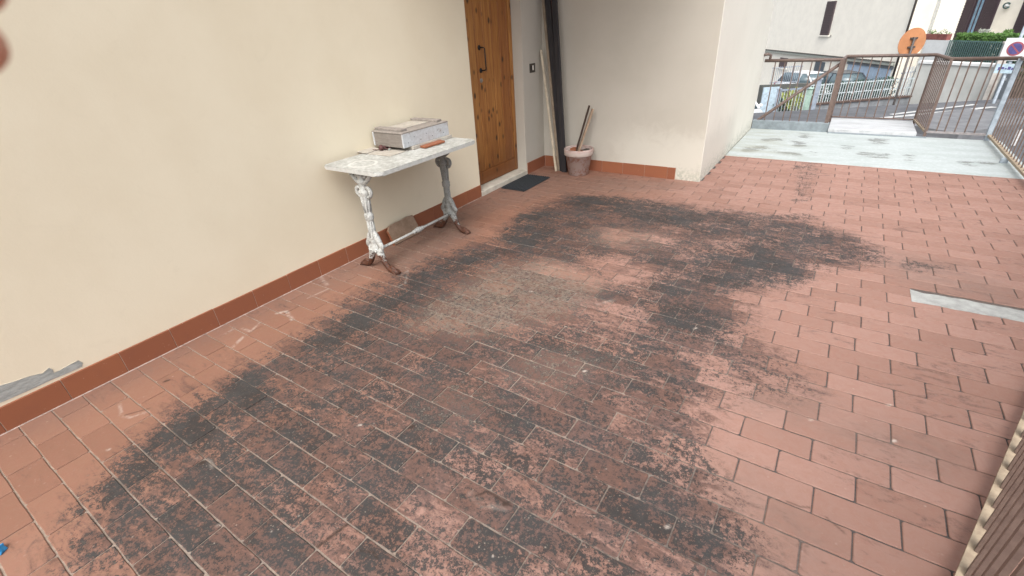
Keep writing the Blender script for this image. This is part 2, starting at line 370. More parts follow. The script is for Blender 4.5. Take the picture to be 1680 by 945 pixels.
def tile_mesh(i, L, W, j=.9):
    """one clay tile, upper side only plus its edges, corners knocked about"""
    b = bmesh.new(); H = .0045; c = .006
    def edge(k): return (rnd()-.5)*.002*j
    pts = []
    hx, hy = L/2, W/2
    for sx, sy in ((-1, -1), (1, -1), (1, 1), (-1, 1)):
        cc = c*(.4+rnd()*1.1)
        pa = (sx*hx+edge(0), sy*(hy-cc)+edge(0)); pb = (sx*(hx-cc)+edge(0), sy*hy+edge(0))
        pts += [pa, pb] if sx*sy < 0 else [pb, pa]
        # halfway point of the long side wanders
    order = sorted(pts, key=lambda p: math.atan2(p[1]/hy, p[0]/hx))
    full = []
    for a, d in zip(order, order[1:]+order[:1]):
        full.append(a)
        if abs(a[0]-d[0]) > L*.5:
            for t in (.18, .38, .6, .82):
                t += (rnd()-.5)*.1; full.append((a[0]*(1-t)+d[0]*t, a[1]*(1-t)+d[1]*t+edge(0)*1.7))
    top = [b.verts.new((x*(1-.0025/hx), y*(1-.0025/hy), H)) for x, y in full]
    low = [b.verts.new((x, y, H-.0022)) for x, y in full]; bot = [b.verts.new((x, y, -.003)) for x, y in full]; n = len(full)
    b.faces.new(top)
    for k in range(n):
        b.faces.new((low[k], low[(k+1) % n], top[(k+1) % n], top[k])); b.faces.new((bot[k], bot[(k+1) % n], low[(k+1) % n], low[k]))
    me = D.meshes.new('tile'); b.to_mesh(me); b.free(); me.materials.append(M_TILE); return me
TILES = [tile_mesh(i, LEN-.0050, PITCH-.0050) for i in range(8)]
def project(P):
    d = MR @ (np.array(P)-CAM)
    if d[2] < .05: return None
    return 840+FPX*d[0]/d[2], 472.5-FPX*d[1]/d[2]
cells = []
for k in range(-22, 60):
    yc0 = Y0+(k+.5)*PITCH
    ph = (.24 if k % 2 else .24+LEN/2)+(rnd()-.5)*.03 - LEN*2
    x = ph
    while x < XE+.2:
        a, b_ = x, x+LEN; x += LEN
        a = max(a, -.135); b_ = min(b_, XE)
        if b_-a < .03: continue
        xm = (a+b_)/2; yc = (yl(k, xm)+yl(k+1, xm))/2
        lo, hi = yc-PITCH/2, yc+PITCH/2
        if hi > YP-.004: hi = YP-.004
        if hi-lo < .02 or lo < -3.1: continue
        if xm < 0 and not (3.73 < yc < 4.64): 
            if b_ < .03: continue
        if 0 < yc < 9 and xm < 1.85 and yc > 5.10: continue
        if 3.20 < yc < 3.33 and 3.42 < a < 4.2: continue            # replaced by a strip of cement
        w2 = [project((cx, cy, 0)) for cx, cy in ((a, lo), (b_, lo), (b_, hi), (a, hi))]
        area = 0
        if all(w2):
            for (x1, y1), (x2, y2) in zip(w2, w2[1:]+w2[:1]): area += x1*y2-x2*y1
            area = abs(area)/2; mx = sum(q[0] for q in w2)/4; my = sum(q[1] for q in w2)/4
            if not (-60 < mx < 1740 and -60 < my < 1005): area = 0
            if xm < 0: area = 0
            if xm > xr(yc)+.05: area *= .2
        cells.append((area, a, b_, lo, hi))
cells.sort(key=lambda c: -c[0])
rest = []
for i, (area, a, b_, lo, hi) in enumerate(cells):
    me = random.choice(TILES); xm, yc = (a+b_)/2, (lo+hi)/2
    old = .55 < xm < 2.6 and .3 < yc < 5; dz = (rnd()-.5)*(.0032 if old else .0016); rz = (rnd()-.5)*(.016 if old else .008) - .0040; tx = (rnd()-.5)*(.020 if old else .006); ty = (rnd()-.5)*(.010 if old else .005)
    sx, sy = (b_-a-.0050)/(LEN-.0050), (hi-lo-.005)/(PITCH-.005)
    if i < 300 and area > 0:
        o = D.objects.new('tile', me); COL.objects.link(o); o.parent = floor
        o.location = (xm, yc, dz); o.rotation_euler = (tx, ty, rz); o.scale = (sx, sy, 1)
    else:
        rest.append((me, Matrix.Translation((xm, yc, dz)) @ Matrix.Rotation(rz, 4, 'Z') @ Matrix.Rotation(tx, 4, 'X') @ Matrix.Diagonal((sx, sy, 1, 1))))
vv, ff = [], []
for me, M in rest:
    o = len(vv); vv += [tuple(M @ v.co) for v in me.vertices]; ff += [tuple(o+i for i in p.vertices) for p in me.polygons]
me = D.meshes.new('tile_field'); me.from_pydata(vv, [], ff); me.materials.append(M_TILE)
link(me, 'tile_field', floor, kind='stuff')

# cement patch replacing tiles at the right
q = N('rough_cement', .9, .15); p = q.pos(); n1 = q.noise(p, 16, 8, .7); n2 = q.noise(p, 70, 5, .7)
q.col(q.mix(q.ss(n1, .3, .7), (.27, .275, .265), (.40, .41, .40))); q.bump(q.math('ADD', n1, n2), .5, .006); M_CEM = q.m
b = MB(); pts = []
for i in range(14): pts.append((3.510+i*.062, 3.192+(rnd()-.5)*.016, -.01))
for i in range(14): pts.append((4.316-i*.062, 3.336+(rnd()-.5)*.030, -.01))
b.prism(pts, (0, 0, .0165)); b.build('cement_patch', M_CEM, floor)

# ---- painted cement strip at the far end, landing and kerb
def strip_material():
    q = N('worn_grey_paint', .6, .3); p = q.pos(); n1 = q.noise(q.scale(p, (.7, 2.4, 1)), 4.0, 8, .65, .8); n2 = q.noise(p, 30, 6, .7); n3 = q.noise(q.scale(p, (1, 3, 1)), 2.1, 6, .6)
    c = q.mix(q.ss(n2, .3, .7), (.37, .405, .405), (.43, .475, .48)); c = q.mix(q.math('MULTIPLY', q.ss(n3, .42, .62), .5), c, (.30, .345, .335))
    x, y, z = q.sep(p); k = q.ss(q.math('ADD', n1, q.math('MULTIPLY', q.math('SUBTRACT', n2, .5), .8)), .47, .55); k2 = q.math('MULTIPLY', q.ss(q.noise(q.scale(p, (.5, 1, 1)), 2.2, 4), .53, .62), q.ss(y, 6.30, 6.6)); bk, _, _, _ = sample(q, p, IM1, (GX0, GY0), (nx*GS, ny*GS)); k3 = q.math('ADD', bk, q.math('ADD', q.math('MULTIPLY', q.math('SUBTRACT', n1, .5), 2.6), q.math('MULTIPLY', q.math('SUBTRACT', n2, .5), 1.6))); k3 = q.math('MULTIPLY', q.ss(k3, .30, .62), q.ss(bk, .05, .25)); c = q.mix(q.math('MULTIPLY', k3, .78), c, (.13, .135, .125)); c = q.mix(q.math('MULTIPLY', q.ss(n2, .56, .72), .45), c, (.56, .59, .59))
    x, y, z = q.sep(p); o = q.math('MULTIPLY', q.ss(x, 3.0, 2.0), q.ss(n3, .4, .6)); c = q.mix(q.math('MULTIPLY', o, .35), c, (.34, .33, .25))
    q.col(c); q.bump(n2, .25, .004); return q.m
b = MB(); b.box((1.86, YP, -.30), (4.62, 8.02, .006), .003); b.build('cement_strip', strip_material(), kind='structure')
M_KERB = plain('grey_kerb_paint', (.20, .235, .255), .6, .3, 0, .2, 9, .2)
b = MB(); b.box((1.86, 8.021, -.30), (2.83, 8.10, .125), .006); b.box((2.832, 7.955, -.30), (3.90, 8.0, .018), .003); b.build('kerb', M_KERB, kind='structure')
q = N('worn_white_boards', .6, .3); p = q.pos(); n1 = q.noise(q.scale(p, (.8, 9, 1)), 5, 8, .7, .6); n2 = q.noise(p, 40, 5)
q.col(q.mix(q.ss(n1, .4, .7), (.50, .52, .535), (.27, .28, .29))); q.bump(n1, .4, .004)
b = MB()
b.box((2.832, 8.001, -.25), (3.80, 8.90, .058), .004); b.build('landing', q.m, kind='structure')
b = MB()
for i in range(7):
    b.box((2.78-.28*(i+1), 8.16, -.30-.17*(i+1)), (2.829-.28*i, 8.92, -.12-.17*i), .006)
b.build('stair', M_KERB, kind='structure')

# ================================================================== HOUSE
def plaster(name, c1, c2, low):
    q = N(name, .85, .2); p = q.pos(); x, y, z = q.sep(p); n1 = q.noise(p, 1.6, 5, .6); n2 = q.noise(p, 45, 6, .65); n3 = q.noise(p, 7, 7, .7, .6)
    c = q.mix(q.ss(n1, .3, .7), c1, c2)
    c = q.mix(q.math('MULTIPLY', q.ss(n3, .55, .8), .22), c, tuple(v*.84 for v in c1))
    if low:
        recess_shade = q.ss(y, 5.066, 5.061); c = q.mix(recess_shade, c, q.mix(q.ss(n1, .3, .7), (.455, .43, .375), (.49, .465, .41)))  # recess faces greyer: their shade is put into the colour
    if low:   # repainted patch and mould near the foot of the recess wall
        pm = q.math('MULTIPLY', q.ss(q.math('ADD', z, q.math('MULTIPLY', n3, .5)), .85, .55), q.ss(q.math('ADD', x, q.math('MULTIPLY', n3, .5)), 1.0, 1.35))
        pm = q.math('MULTIPLY', pm, q.ss(y, 6.8, 6.4)); c = q.mix(q.math('MULTIPLY', pm, .65), c, (.60, .585, .52))
        mo = q.math('MULTIPLY', q.ss(q.math('ADD', z, q.math('MULTIPLY', n3, .3)), .36, .14), q.ss(n2, .38, .62)); mo = q.math('MULTIPLY', mo, q.ss(x, 1.45, 1.65))
        c = q.mix(q.math('MULTIPLY', mo, .6), c, (.22, .25, .20))
    # scattered pocks
    v = q.voro(p, 2.2).outputs['Distance']; c = q.mix(q.math('SUBTRACT', 1.0, q.ss(v, .012, .02)), c, (.30, .27, .22))
    q.col(c); q.bump(q.math('ADD', q.math('MULTIPLY', n2, .5), q.math('MULTIPLY', n3, .5)), .30, .004); return q.m
M_WALL = plaster('cream_plaster', (.690, .620, .475), (.725, .660, .515), False)
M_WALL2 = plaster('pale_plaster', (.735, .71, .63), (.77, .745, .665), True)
house = thing('house', (0, 3.7, 0), 'cream plastered house with pine door, terracotta skirting and projecting wing beside the terrace', 'house')
b = MB(); b.box((-.4, -3.2, -.3), (0, 3.735, 5)); b.box((-.4, 3.735, 2.16), (0, 4.64, 5)); b.build('wall', M_WALL, house)
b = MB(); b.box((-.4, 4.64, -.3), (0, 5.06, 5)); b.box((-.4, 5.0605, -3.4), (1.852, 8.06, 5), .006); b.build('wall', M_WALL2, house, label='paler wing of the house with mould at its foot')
b = MB(); b.box((-.4, 2.5, 2.9), (1.87, 5.0595, 3.1)); b.build('shade_slab', plain('slab_plaster', (.62, .58, .48)), house)  # unseen overhead slab, added and sized to shade the recess
# flaked paint: bare grey render in a ragged outline
q = N('bare_render', .95, .1); p = q.pos(); n1 = q.noise(q.scale(p, (1, 1, 3)), 18, 7, .7); q.col(q.mix(q.ss(n1, .3, .7), (.26, .275, .26), (.40, .415, .40))); q.bump(n1, .6, .006); M_BARE = q.m
out = [(0, 632), (22, 626), (45, 618), (70, 612), (80, 603), (86, 606), (88, 612), (100, 606), (118, 596), (128, 591), (135, 595), (134, 601), (110, 612), (85, 622), (60, 634), (35, 645), (10, 656), (-40, 676), (-60, 660)]
b = MB(); b.prism([on_x(x, y, -.004) for x, y in out], (.0058, 0, 0)); b.build('bare_patch', M_BARE, house, label='flaked patch of bare grey render above the skirting')
M_RIM = plain('paint_edge', (.55, .50, .40), .8)
b = MB(); hi = [on_x(x, y, .0005) for x, y in out[:13]]
b.tube(hi, .0014, 5); b.build('paint_flake', M_RIM, house)
# skirting tiles
q = N('skirting_clay', .6, .3); p = q.pos(); n1 = q.noise(p, 12, 7, .7); n2 = q.noise(p, 60, 5); r = q.rand()
c = q.mix(r, (.285, .105, .052), (.235, .085, .046)); c = q.mix(q.math('MULTIPLY', q.ss(n1, .45, .75), .3), c, (.20, .078, .05)); c = q.mix(q.math('MULTIPLY', q.ss(n2, .66, .74), .5), c, (.45, .32, .24))
q.col(c); q.bump(n1, .2, .003); M_SK = q.m
b = MB(); b.box((.0006, -.125+.0012, 0), (.012, .1235, .127), .0018); SK = b.mesh('skirting_tile', M_SK)
def skirt(loc, rz, s=1.0):
    o = D.objects.new('skirting_tile', SK); COL.objects.link(o); o.parent = house; o.matrix_parent_inverse = Matrix.Translation((0, -3.7, 0))
    o.location = (loc[0]+(rnd()-.5)*.001, loc[1], loc[2]+(rnd()-.5)*.002); o.rotation_euler = (0, 0, rz); o.scale = (1, s, 1)
y = -1.25+.125
while y < 3.4: skirt((0, y+.0, .001), 0); y += .25
skirt((0, 3.6155, .001), 0, .925)
skirt((0, 4.85, .001), 0, 1.64)
for i in range(6): skirt((.14+.25*i, 5.06, .001), -math.pi/2)
skirt((1.5575, 5.06, .001), -math.pi/2, .33)
b = MB(); b.box((.0002, -1.25, .0), (.009, 3.732, .126)); b.box((.013, 5.0515, 0), (1.6, 5.0598, .126)); b.box((.0002, 4.645, 0), (.009, 5.05, .126)); b.build('skirting_mortar', plain('skirting_mortar', (.42, .33, .26), .9), house)
b = MB(); b.box((.012, -1.25, .0), (.0195, 3.73, .0075), .002); b.build('base_mortar', plain('pale_dusty_mortar', (.36, .285, .25), .9, .1, 0, .3, 30), house)
# threshold slab
q = N('worn_marble', .55, .35); p = q.pos(); n1 = q.noise(p, 9, 8, .7); n2 = q.noise(p, 50, 6, .7); q.col(q.mix(q.ss(n1, .3, .75), (.60, .57, .50), (.42, .39, .33))); q.bump(n2, .25, .003); M_MARB = q.m
b = MB(); b.box((-.36, 3.737, -.02), (.014, 4.638, .055), .006, 2); b.build('threshold', M_MARB, house)
# door of pine planks
def pine():
    q = N('pine_planks', .42, .45); p = q.pos(); r = q.rand(); off = q.n('ShaderNodeCombineXYZ'); q.put(off.inputs[2], q.math('MULTIPLY', r, 37.0)); q.put(off.inputs[1], q.math('MULTIPLY', r, 3.0))
    pp = q.n('ShaderNodeVectorMath', operation='ADD'); q.put(pp.inputs[0], p); q.put(pp.inputs[1], off.outputs[0]); pv = pp.outputs[0]
    n1 = q.noise(q.scale(pv, (8, 26, 1.1)), 1.6, 6, .65, 1.3); n2 = q.noise(q.scale(pv, (20, 160, 3)), 1.0, 4, .6); n3 = q.noise(pv, 3, 3)
    c = q.mix(q.ss(n1, .3, .7), (.450, .205, .052), (.240, .082, .018)); c = q.mix(q.math('MULTIPLY', q.ss(n2, .45, .7), .4), c, (.16, .055, .014))
    c = q.mix(q.math('MULTIPLY', q.ss(r, .45, 1.0), .5), c, (.21, .062, .015)); c = q.mix(q.math('MULTIPLY', q.ss(r, .4, .0), .35), c, (.52, .27, .085))
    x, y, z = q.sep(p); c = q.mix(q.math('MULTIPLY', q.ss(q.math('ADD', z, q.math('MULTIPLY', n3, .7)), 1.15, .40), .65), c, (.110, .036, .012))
    v = q.voro(q.scale(pv, (.3, 1, .6)), 10.5); k = q.math('SUBTRACT', 1.0, q.ss(v.outputs['Distance'], .09, .25)); k = q.math('MULTIPLY', k, q.ss(q.sep(v.outputs['Color'])[0], .35, .45))
    c = q.mix(q.math('MULTIPLY', k, .9), c, (.030, .012, .006)); q.col(c); q.bump(n1, .12, .002); return q.m
M_PINE = pine()
DX = -.128
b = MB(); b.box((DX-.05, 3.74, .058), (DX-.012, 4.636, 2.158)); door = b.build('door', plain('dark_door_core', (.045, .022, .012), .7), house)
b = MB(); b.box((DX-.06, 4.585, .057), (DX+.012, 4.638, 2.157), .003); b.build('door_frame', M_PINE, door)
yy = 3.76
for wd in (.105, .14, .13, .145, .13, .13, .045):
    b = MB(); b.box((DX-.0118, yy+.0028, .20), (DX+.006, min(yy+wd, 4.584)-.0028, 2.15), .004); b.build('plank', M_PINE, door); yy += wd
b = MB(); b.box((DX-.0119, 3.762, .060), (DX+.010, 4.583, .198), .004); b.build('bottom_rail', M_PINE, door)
M_IRON = plain('black_iron', (.025, .024, .024), .45, .5, .6)
hy, hz0, hz1 = 4.04, 1.165, 1.365
hy = on_x(786, 90, DX).y; 
b = MB(); b.tube([(DX+.004, hy, hz1), (DX+.05, hy+.01, hz1), (DX+.06, hy+.015, hz1-.01), (DX+.06, hy+.015, hz0+.01), (DX+.05, hy+.01, hz0), (DX+.004, hy, hz0)], .0065, 8)
for zz in (hz0, hz1): b.lathe([(.022, 0), (.022, .004), (.012, .010)], (0, 0, 0), 14); 
for v in b.bm.verts[-84:]:
    pass
bmesh.ops.delete(b.bm, geom=[v for v in b.bm.verts if abs(v.co.x) < .03 and abs(v.co.y) < .03 and v.co.z < .02], context='VERTS')
for zz in (hz0, hz1):
    b.tube([(DX+.0042, hy, zz), (DX+.010, hy, zz), (DX+.016, hy, zz)], [.024, .022, .012], 14)
b.build('handle', M_IRON, door, smooth=False)
b = MB(); b.tube([(DX+.0042, hy-.005, 1.075), (DX+.009, hy-.005, 1.075)], [.024, .02], 16); b.tube([(DX+.0092, hy-.005, 1.075), (DX+.02, hy-.005, 1.075)], [.011, .010], 12)
b.build('lock', plain('worn_steel', (.35, .34, .32), .35, .5, .8), door)
# light switch beside the door
b = MB(); b.box((.0004, 4.775, 1.075), (.009, 4.885, 1.165), .003); sw = b.build('switch_plate', plain('bronze_plate', (.075, .066, .056), .4, .5, .3), house)
b = MB(); b.box((.0092, 4.818, 1.098), (.014, 4.848, 1.145), .003); b.build('rocker', plain('white_rocker', (.62, .60, .55), .4), sw)
b = MB(); b.box((.0092, 4.792, 1.098), (.012, 4.806, 1.145), .002); b.build('blank', M_IRON, sw)

# ================================================================== RAILING
q = N('brown_paint', .45, .4); p = q.pos(); n1 = q.noise(p, 25, 6, .7); q.col(q.mix(q.ss(n1, .35, .7), (.150, .108, .092), (.105, .074, .064))); q.bump(n1, .15, .002); M_RAIL = q.m
q = N('dusty_rail', .7, .25); p = q.pos(); n1 = q.noise(p, 30, 6, .7); q.col(q.mix(q.ss(n1, .35, .7), (.38, .31, .225), (.27, .21, .155))); q.bump(n1, .2, .002); M_DUST = q.m
M_GPOST = plain('grey_blue_post', (.30, .35, .40), .5, .4)  # pale blue: sky reflection on the corner post put into the colour
rail = thing('terrace_railing', (2.8, 8.05, 0), 'brown metal railing with thin bars enclosing the terrace and stair landing', 'railing')
BAR = None
def bar_mesh(h, r=.0065, rx=None):
    rx = rx or r; b = MB(); b.box((-rx, -r, 0), (rx, r, h)); return b.mesh('baluster', M_RAIL)
def bars(P, z0, z1, r=.0065, rx=None):
    me = bar_mesh(z1-z0, r, rx)
    for x, y, rz in P:
        o = D.objects.new('baluster', me); COL.objects.link(o); o.parent = rail; o.matrix_parent_inverse = Matrix.Translation((-2.8, -8.05, 0))
        o.location = (x, y, z0); o.rotation_euler = (0, 0, rz)
def along(a, b_, step, off=.0):
    a, b_ = Vector(a), Vector(b_); d = (b_-a); L = d.length; n = max(1, round(L/step)); rz = math.atan2(d.y, d.x)
    return [(*(a+d*((i+.5)/n)), rz) for i in range(n)]
TR = .021; ZT = .915
def handrail(path, mat=M_RAIL): MB().tube(path, TR, 12).build('handrail', mat, rail)
A, B_, C1, C2, D1, E1 = (1.87, 8.06), (2.79, 8.06), (2.815, 8.87), (3.82, 8.87), (3.885, 8.03), (RAILX-.01, 8.03)
handrail([(*A, ZT), (*B_, ZT), (2.80, 8.3, ZT-.005), (*C1, ZT-.02), (*C2, ZT-.02), (*D1, ZT-.01), (*E1, ZT-.01), (RAILX, 7.97, ZT-.01), (RAILX, RAILC, ZT-.01), (xr(-1.5), -1.5, ZT-.01)])
handrail([(2.785, 8.085, .87), (1.90, 8.085, .10), (1.5, 8.085, -.25)])
MB().beam((*B_, .0), (*B_, ZT), .045, .045).build('post', M_RAIL, rail)
bars([(x, 8.06, 0) for x in (2.01, 2.13, 2.247, 2.335, 2.45, 2.555, 2.667)], .126, ZT)
bars([(x, 8.87, 0) for x in (2.925, 3.012, 3.124, 3.235, 3.345, 3.46, 3.575, 3.69)], .085, ZT-.02)
bars(along(C2, D1, .095), .085, ZT-.01, .006)
bars([(x, 8.03, 0) for x in (3.985, 4.065, 4.16, 4.255, 4.345)], .085, ZT-.01)
bars(along((RAILX, 7.93), (RAILX, RAILC), .112), .078, ZT-.01, .0055)
bars(along((RAILX, RAILC), (xr(-1.5), -1.5), .113), .058, ZT-.01, .006, .016)
b = MB(); b.beam((2.815, 8.87, .077), (3.80, 8.87, .077), .03, .014); b.build('bottom_rail', M_RAIL, rail)
b = MB(); b.beam((3.89, 8.03, .072), (RAILX-.03, 8.03, .072), .04, .022); b.build('bottom_rail', plain('grey_mauve_paint', (.27, .25, .25), .5), rail)
b = MB(); b.beam((3.82, 8.86, .074), (3.882, 8.045, .074), .034, .02); b.build('bottom_rail', M_DUST, rail, label='dusty pale bottom rail')
b = MB(); b.beam((RAILX, 8.0, .065), (RAILX, RAILC, .065), .042, .024); b.build('bottom_rail', M_DUST, rail, label='dusty pale bottom rail')
b = MB(); b.beam((RAILX, RAILC, .05), (xr(-1.5), -1.5, .05), .046, .014); b.build('bottom_rail', M_DUST, rail, label='dusty pale bottom rail')
MB().beam((*D1, .0), (*D1, ZT-.01), .03, .03).build('post', M_RAIL, rail)
MB().beam((*C2, .0), (*C2, ZT-.02), .03, .03).build('post', M_RAIL, rail)
MB().beam((*C1, -.3), (*C1, ZT-.02), .03, .03).build('post', M_RAIL, rail)
MB().beam((*E1, .0), (*E1, ZT-.01), .045, .045).build('post', M_GPOST, rail, label='corner post with its sky reflection painted pale blue grey')
MB().beam((RAILX, RAILC, 0), (RAILX, RAILC, ZT-.01), .04, .04).build('post', M_RAIL, rail)
b = MB(); b.box((RAILX-.06, 6.86, -.01), (RAILX+.0, 6.90, .055), .004); b.build('rail_foot', M_GPOST, rail)
for yy in (2.9, .9, -.6): 
    b = MB(); b.box((xr(yy)-.012, yy-.012, -.01), (xr(yy)+.012, yy+.012, .044)); b.build('rail_foot', M_RAIL, rail)
b = MB(); b.tube([(1.853, 8.0, .99), (1.90, 8.02, 1.0), (1.935, 8.05, .985), (1.93, 8.06, .90)], .018, 8); b.build('wall_bracket', M_RAIL, rail)

# ================================================================== TABLE
tab = thing('garden_table', (.33, 2.45, 0), 'narrow white marble topped garden table on ornate flaking cast iron legs against the wall', 'table')
q = N('weathered_marble', .6, .3); p = q.pos(); x, y, z = q.sep(p); n1 = q.noise(p, 7, 8, .7, .5); n2 = q.noise(p, 38, 7, .72)
c = q.mix(q.ss(n2, .3, .7), (.52, .53, .51), (.42, .425, .40)); k = q.math('MULTIPLY', q.ss(q.math('ADD', n1, q.math('MULTIPLY', q.math('SUBTRACT', n2, .5), 1.0)), .30, .72), q.ss(z, .763, .768)); c = q.mix(q.math('MULTIPLY', k, .62), c, (.20, .20, .18))
# a pale ring left by a flower pot
cv = q.n('ShaderNodeVectorMath', operation='DISTANCE'); q.put(cv.inputs[0], p); cv.inputs[1].default_value = (.30, 2.09, .77)
ring = q.math('MULTIPLY', q.ss(cv.outputs['Value'], .075, .085), q.ss(cv.outputs['Value'], .105, .095)); c = q.mix(q.math('MULTIPLY', ring, .5), c, (.68, .68, .64))
q.col(c); q.bump(n2, .3, .003); M_TTOP = q.m
X1, X2, Y1, Y2, rc, ZT2 = .05, .595, 1.955, 2.985, .045, .77
poly = []
for cx, cy, a0 in ((X2-rc, Y2-rc, 0), (X1+rc*.5, Y2-rc*.5, 90), (X1+rc*.5, Y1+rc*.5, 180), (X2-rc, Y1+rc, 270)):
    rr = rc if cx > .3 else rc*.5
    for i in range(7):
        a = R(a0+15*i); poly.append((cx+rr*math.cos(a), cy+rr*math.sin(a), .742))
b = MB(); b.prism(poly, (0, 0, .028))
bmesh.ops.bevel(b.bm, geom=[e for e in b.bm.edges if abs(e.verts[0].co.z-e.verts[1].co.z) < 1e-5], offset=.007, segments=2, affect='EDGES')
b.build('tabletop', M_TTOP, tab)
def iron(name, paint_tone):
    q = N(name, .6, .35); p = q.pos(); x, y, z = q.sep(p); n1 = q.noise(p, 30, 8, .7); n2 = q.noise(p, 110, 5, .7)
    pt = q.mix(q.ss(n2, .3, .7), tuple(v*paint_tone for v in (.54, .55, .53)), tuple(v*paint_tone for v in (.38, .39, .37)))
    rust = q.mix(q.ss(n2, .35, .65), (.115, .042, .022), (.045, .022, .016))
    m = q.ss(q.math('ADD', n1, q.ss(z, .20, .0, 0, .36)), .62, .68); c = q.mix(m, pt, rust)
    pit = q.ss(q.math('MULTIPLY', n1, n2), .26, .34); c = q.mix(q.math('MULTIPLY', pit, .45), c, (.06, .055, .05)); q.col(c); q.bump(q.math('ADD', n1, n2), .6, .004); return q.m
M_IW, M_ISHADE = iron('flaking_white_iron', 1.0), iron('flaking_iron_shade_tone', .55)  # far leg's copy is darker: shade under the tabletop put into its paint
def bez(*P, n=9):
    P = [Vector(p) for p in P]; out = []
    for i in range(n+1):
        t = i/n; Q = P[:]
        while len(Q) > 1: Q = [a.lerp(c_, t) for a, c_ in zip(Q, Q[1:])]
        out.append(Q[0])
    return out
def spiral(c, r0, r1, a0, a1, y, n=14):
    return [(c[0]+(r0+(r1-r0)*i/n)*math.cos(a0+(a1-a0)*i/n), y, c[1]+(r0+(r1-r0)*i/n)*math.sin(a0+(a1-a0)*i/n)) for i in range(n+1)]
CX = .318
def leg(y, mat):
    b = MB()
    prof = [(.020, .155), (.030, .165), (.034, .185), (.028, .20), (.026, .225), (.030, .235), (.024, .25), (.021, .28), (.0195, .33), (.0205, .385), (.027, .395), (.030, .408), (.028, .42), (.031, .43), (.024, .442),
            (.022, .47), (.025, .53), (.030, .575), (.034, .585), (.034, .60), (.026, .61), (.022, .635), (.024, .655), (.032, .665), (.026, .675), (.020, .69), (.024, .715), (.034, .7415)]
    b.lathe(prof, (CX, y, 0), 16, 1.22, 1.0)
    for k in range(8):     # fluting
        a = k*math.pi/4; b.tube([(CX+.0265*math.cos(a), y+.022*math.sin(a), .45), (CX+.034*math.cos(a), y+.028*math.sin(a), .57)], .0042, 5)
        b.tube([(CX+.0262*math.cos(a), y+.0215*math.sin(a), .26), (CX+.0245*math.cos(a), y+.020*math.sin(a), .385)], .0040, 5)
    col = b.build('column', mat, tab)
    for s in (-1, 1):
        b = MB()
        b.tube(bez((CX+s*.018, y, .655), (CX+s*.055, y, .665), (CX+s*.085, y, .70), (CX+s*.12, y, .741)), [.018, .017, .016, .0155, .015, .014, .014, .013, .013, .014], 8)
        b.tube(bez((CX+s*.02, y, .735), (CX+s*.045, y, .728), (CX+s*.06, y, .705), (CX+s*.045, y, .69), (CX+s*.03, y, .70)), [.009]*10, 7)
        b.box((CX+s*.03 if s > 0 else CX-.15, y-.018, .734), (CX+.15 if s > 0 else CX-.03, y+.018, .7418), .002)
        b.build('bracket', mat, tab)
        b = MB()   # ring handle at the neck
        b.tube(bez((CX+s*.024, y, .625), (CX+s*.085, y, .635), (CX+s*.080, y, .55), (CX+s*.026, y, .555)), [.012, .014, .0155, .016, .016, .015, .013, .012, .010, .009], 8)
        b.ball((CX+s*.060, y, .568), .011, 1); b.build('ring', mat, tab)
        b = MB()   # acanthus leaf and scroll at the base
        b.tube(bez((CX+s*.012, y, .305), (CX+s*.030, y, .285), (CX+s*.045, y, .23), (CX+s*.075, y, .185)), [.013, .016, .019, .021, .022, .022, .021, .019, .016, .012], 8)
        b.tube(spiral((CX+s*.055, .195), .030, .006, math.pi/2 if s > 0 else math.pi/2, (math.pi/2-s*5.2), y), [.012]*10+[.011, .010, .009, .008, .007], 7)
        b.ball((CX+s*.055, y, .195), .012, 1)
        b.build('scroll', mat, tab)
        b = MB()   # foot
        pth = bez((CX+s*.02, y, .16), (CX+s*.055, y, .15), (CX+s*.055, y, .07), (CX+s*.085, y, .035), (CX+s*.115, y, .022), (CX+s*.15, y, .022))+[Vector((CX+s*.175, y, .018)), Vector((CX+s*.198, y, .010))]
        b.tube(pth, [.030, .027, .024, .022, .021, .020, .020, .021, .022, .023, .019, .011], 9)
        b.tube(bez((CX+s*.10, y, .036), (CX+s*.125, y, .058), (CX+s*.155, y, .048), (CX+s*.178, y, .024)), [.008, .010, .012, .013, .013, .013, .012, .011, .009, .006], 7)
        for t in (-1, 1): b.tube(bez((CX+s*.13, y+t*.010, .026), (CX+s*.165, y+t*.026, .03), (CX+s*.192, y+t*.022, .006)), [.008]*6+[.007, .006, .005, .004], 6)
        b.build('foot', mat, tab)
    b = MB(); b.box((CX-.042, y-.03, .150), (CX+.042, y+.03, .178), .008, 2); b.ball((CX-.05, y, .164), .02, 2); b.ball((CX+.05, y, .164), .022, 2)
    for k in range(5): b.ball((CX-.03+.015*k, y-.030, .164+.006*(k % 2)), .010, 1)
    b.build('base_block', mat, tab)
leg(2.035, M_IW); leg(2.87, M_ISHADE)
b = MB(); b.tube([(CX+.03, 2.06, .168), (CX+.03, 2.44, .168), (CX+.03, 2.845, .168)], .0095, 8)
b.lathe([(.010, -.055), (.017, -.05), (.013, -.038), (.021, -.02), (.016, -.008), (.024, 0), (.016, .008), (.021, .02), (.013, .038), (.017, .05), (.010, .055)], (0, 0, 0), 12)
for v in b.bm.verts:
    if v.co.y < .5: x_, y_, z_ = v.co; v.co = (CX+.03+x_, 2.45+z_, .168+y_)
b.build('stretcher', M_IW, tab)
b = MB(); b.tube([(.50, 2.78, .742), (.50, 2.78, .727)], [.010, .007], 8); b.build('bolt', M_IRON, tab)

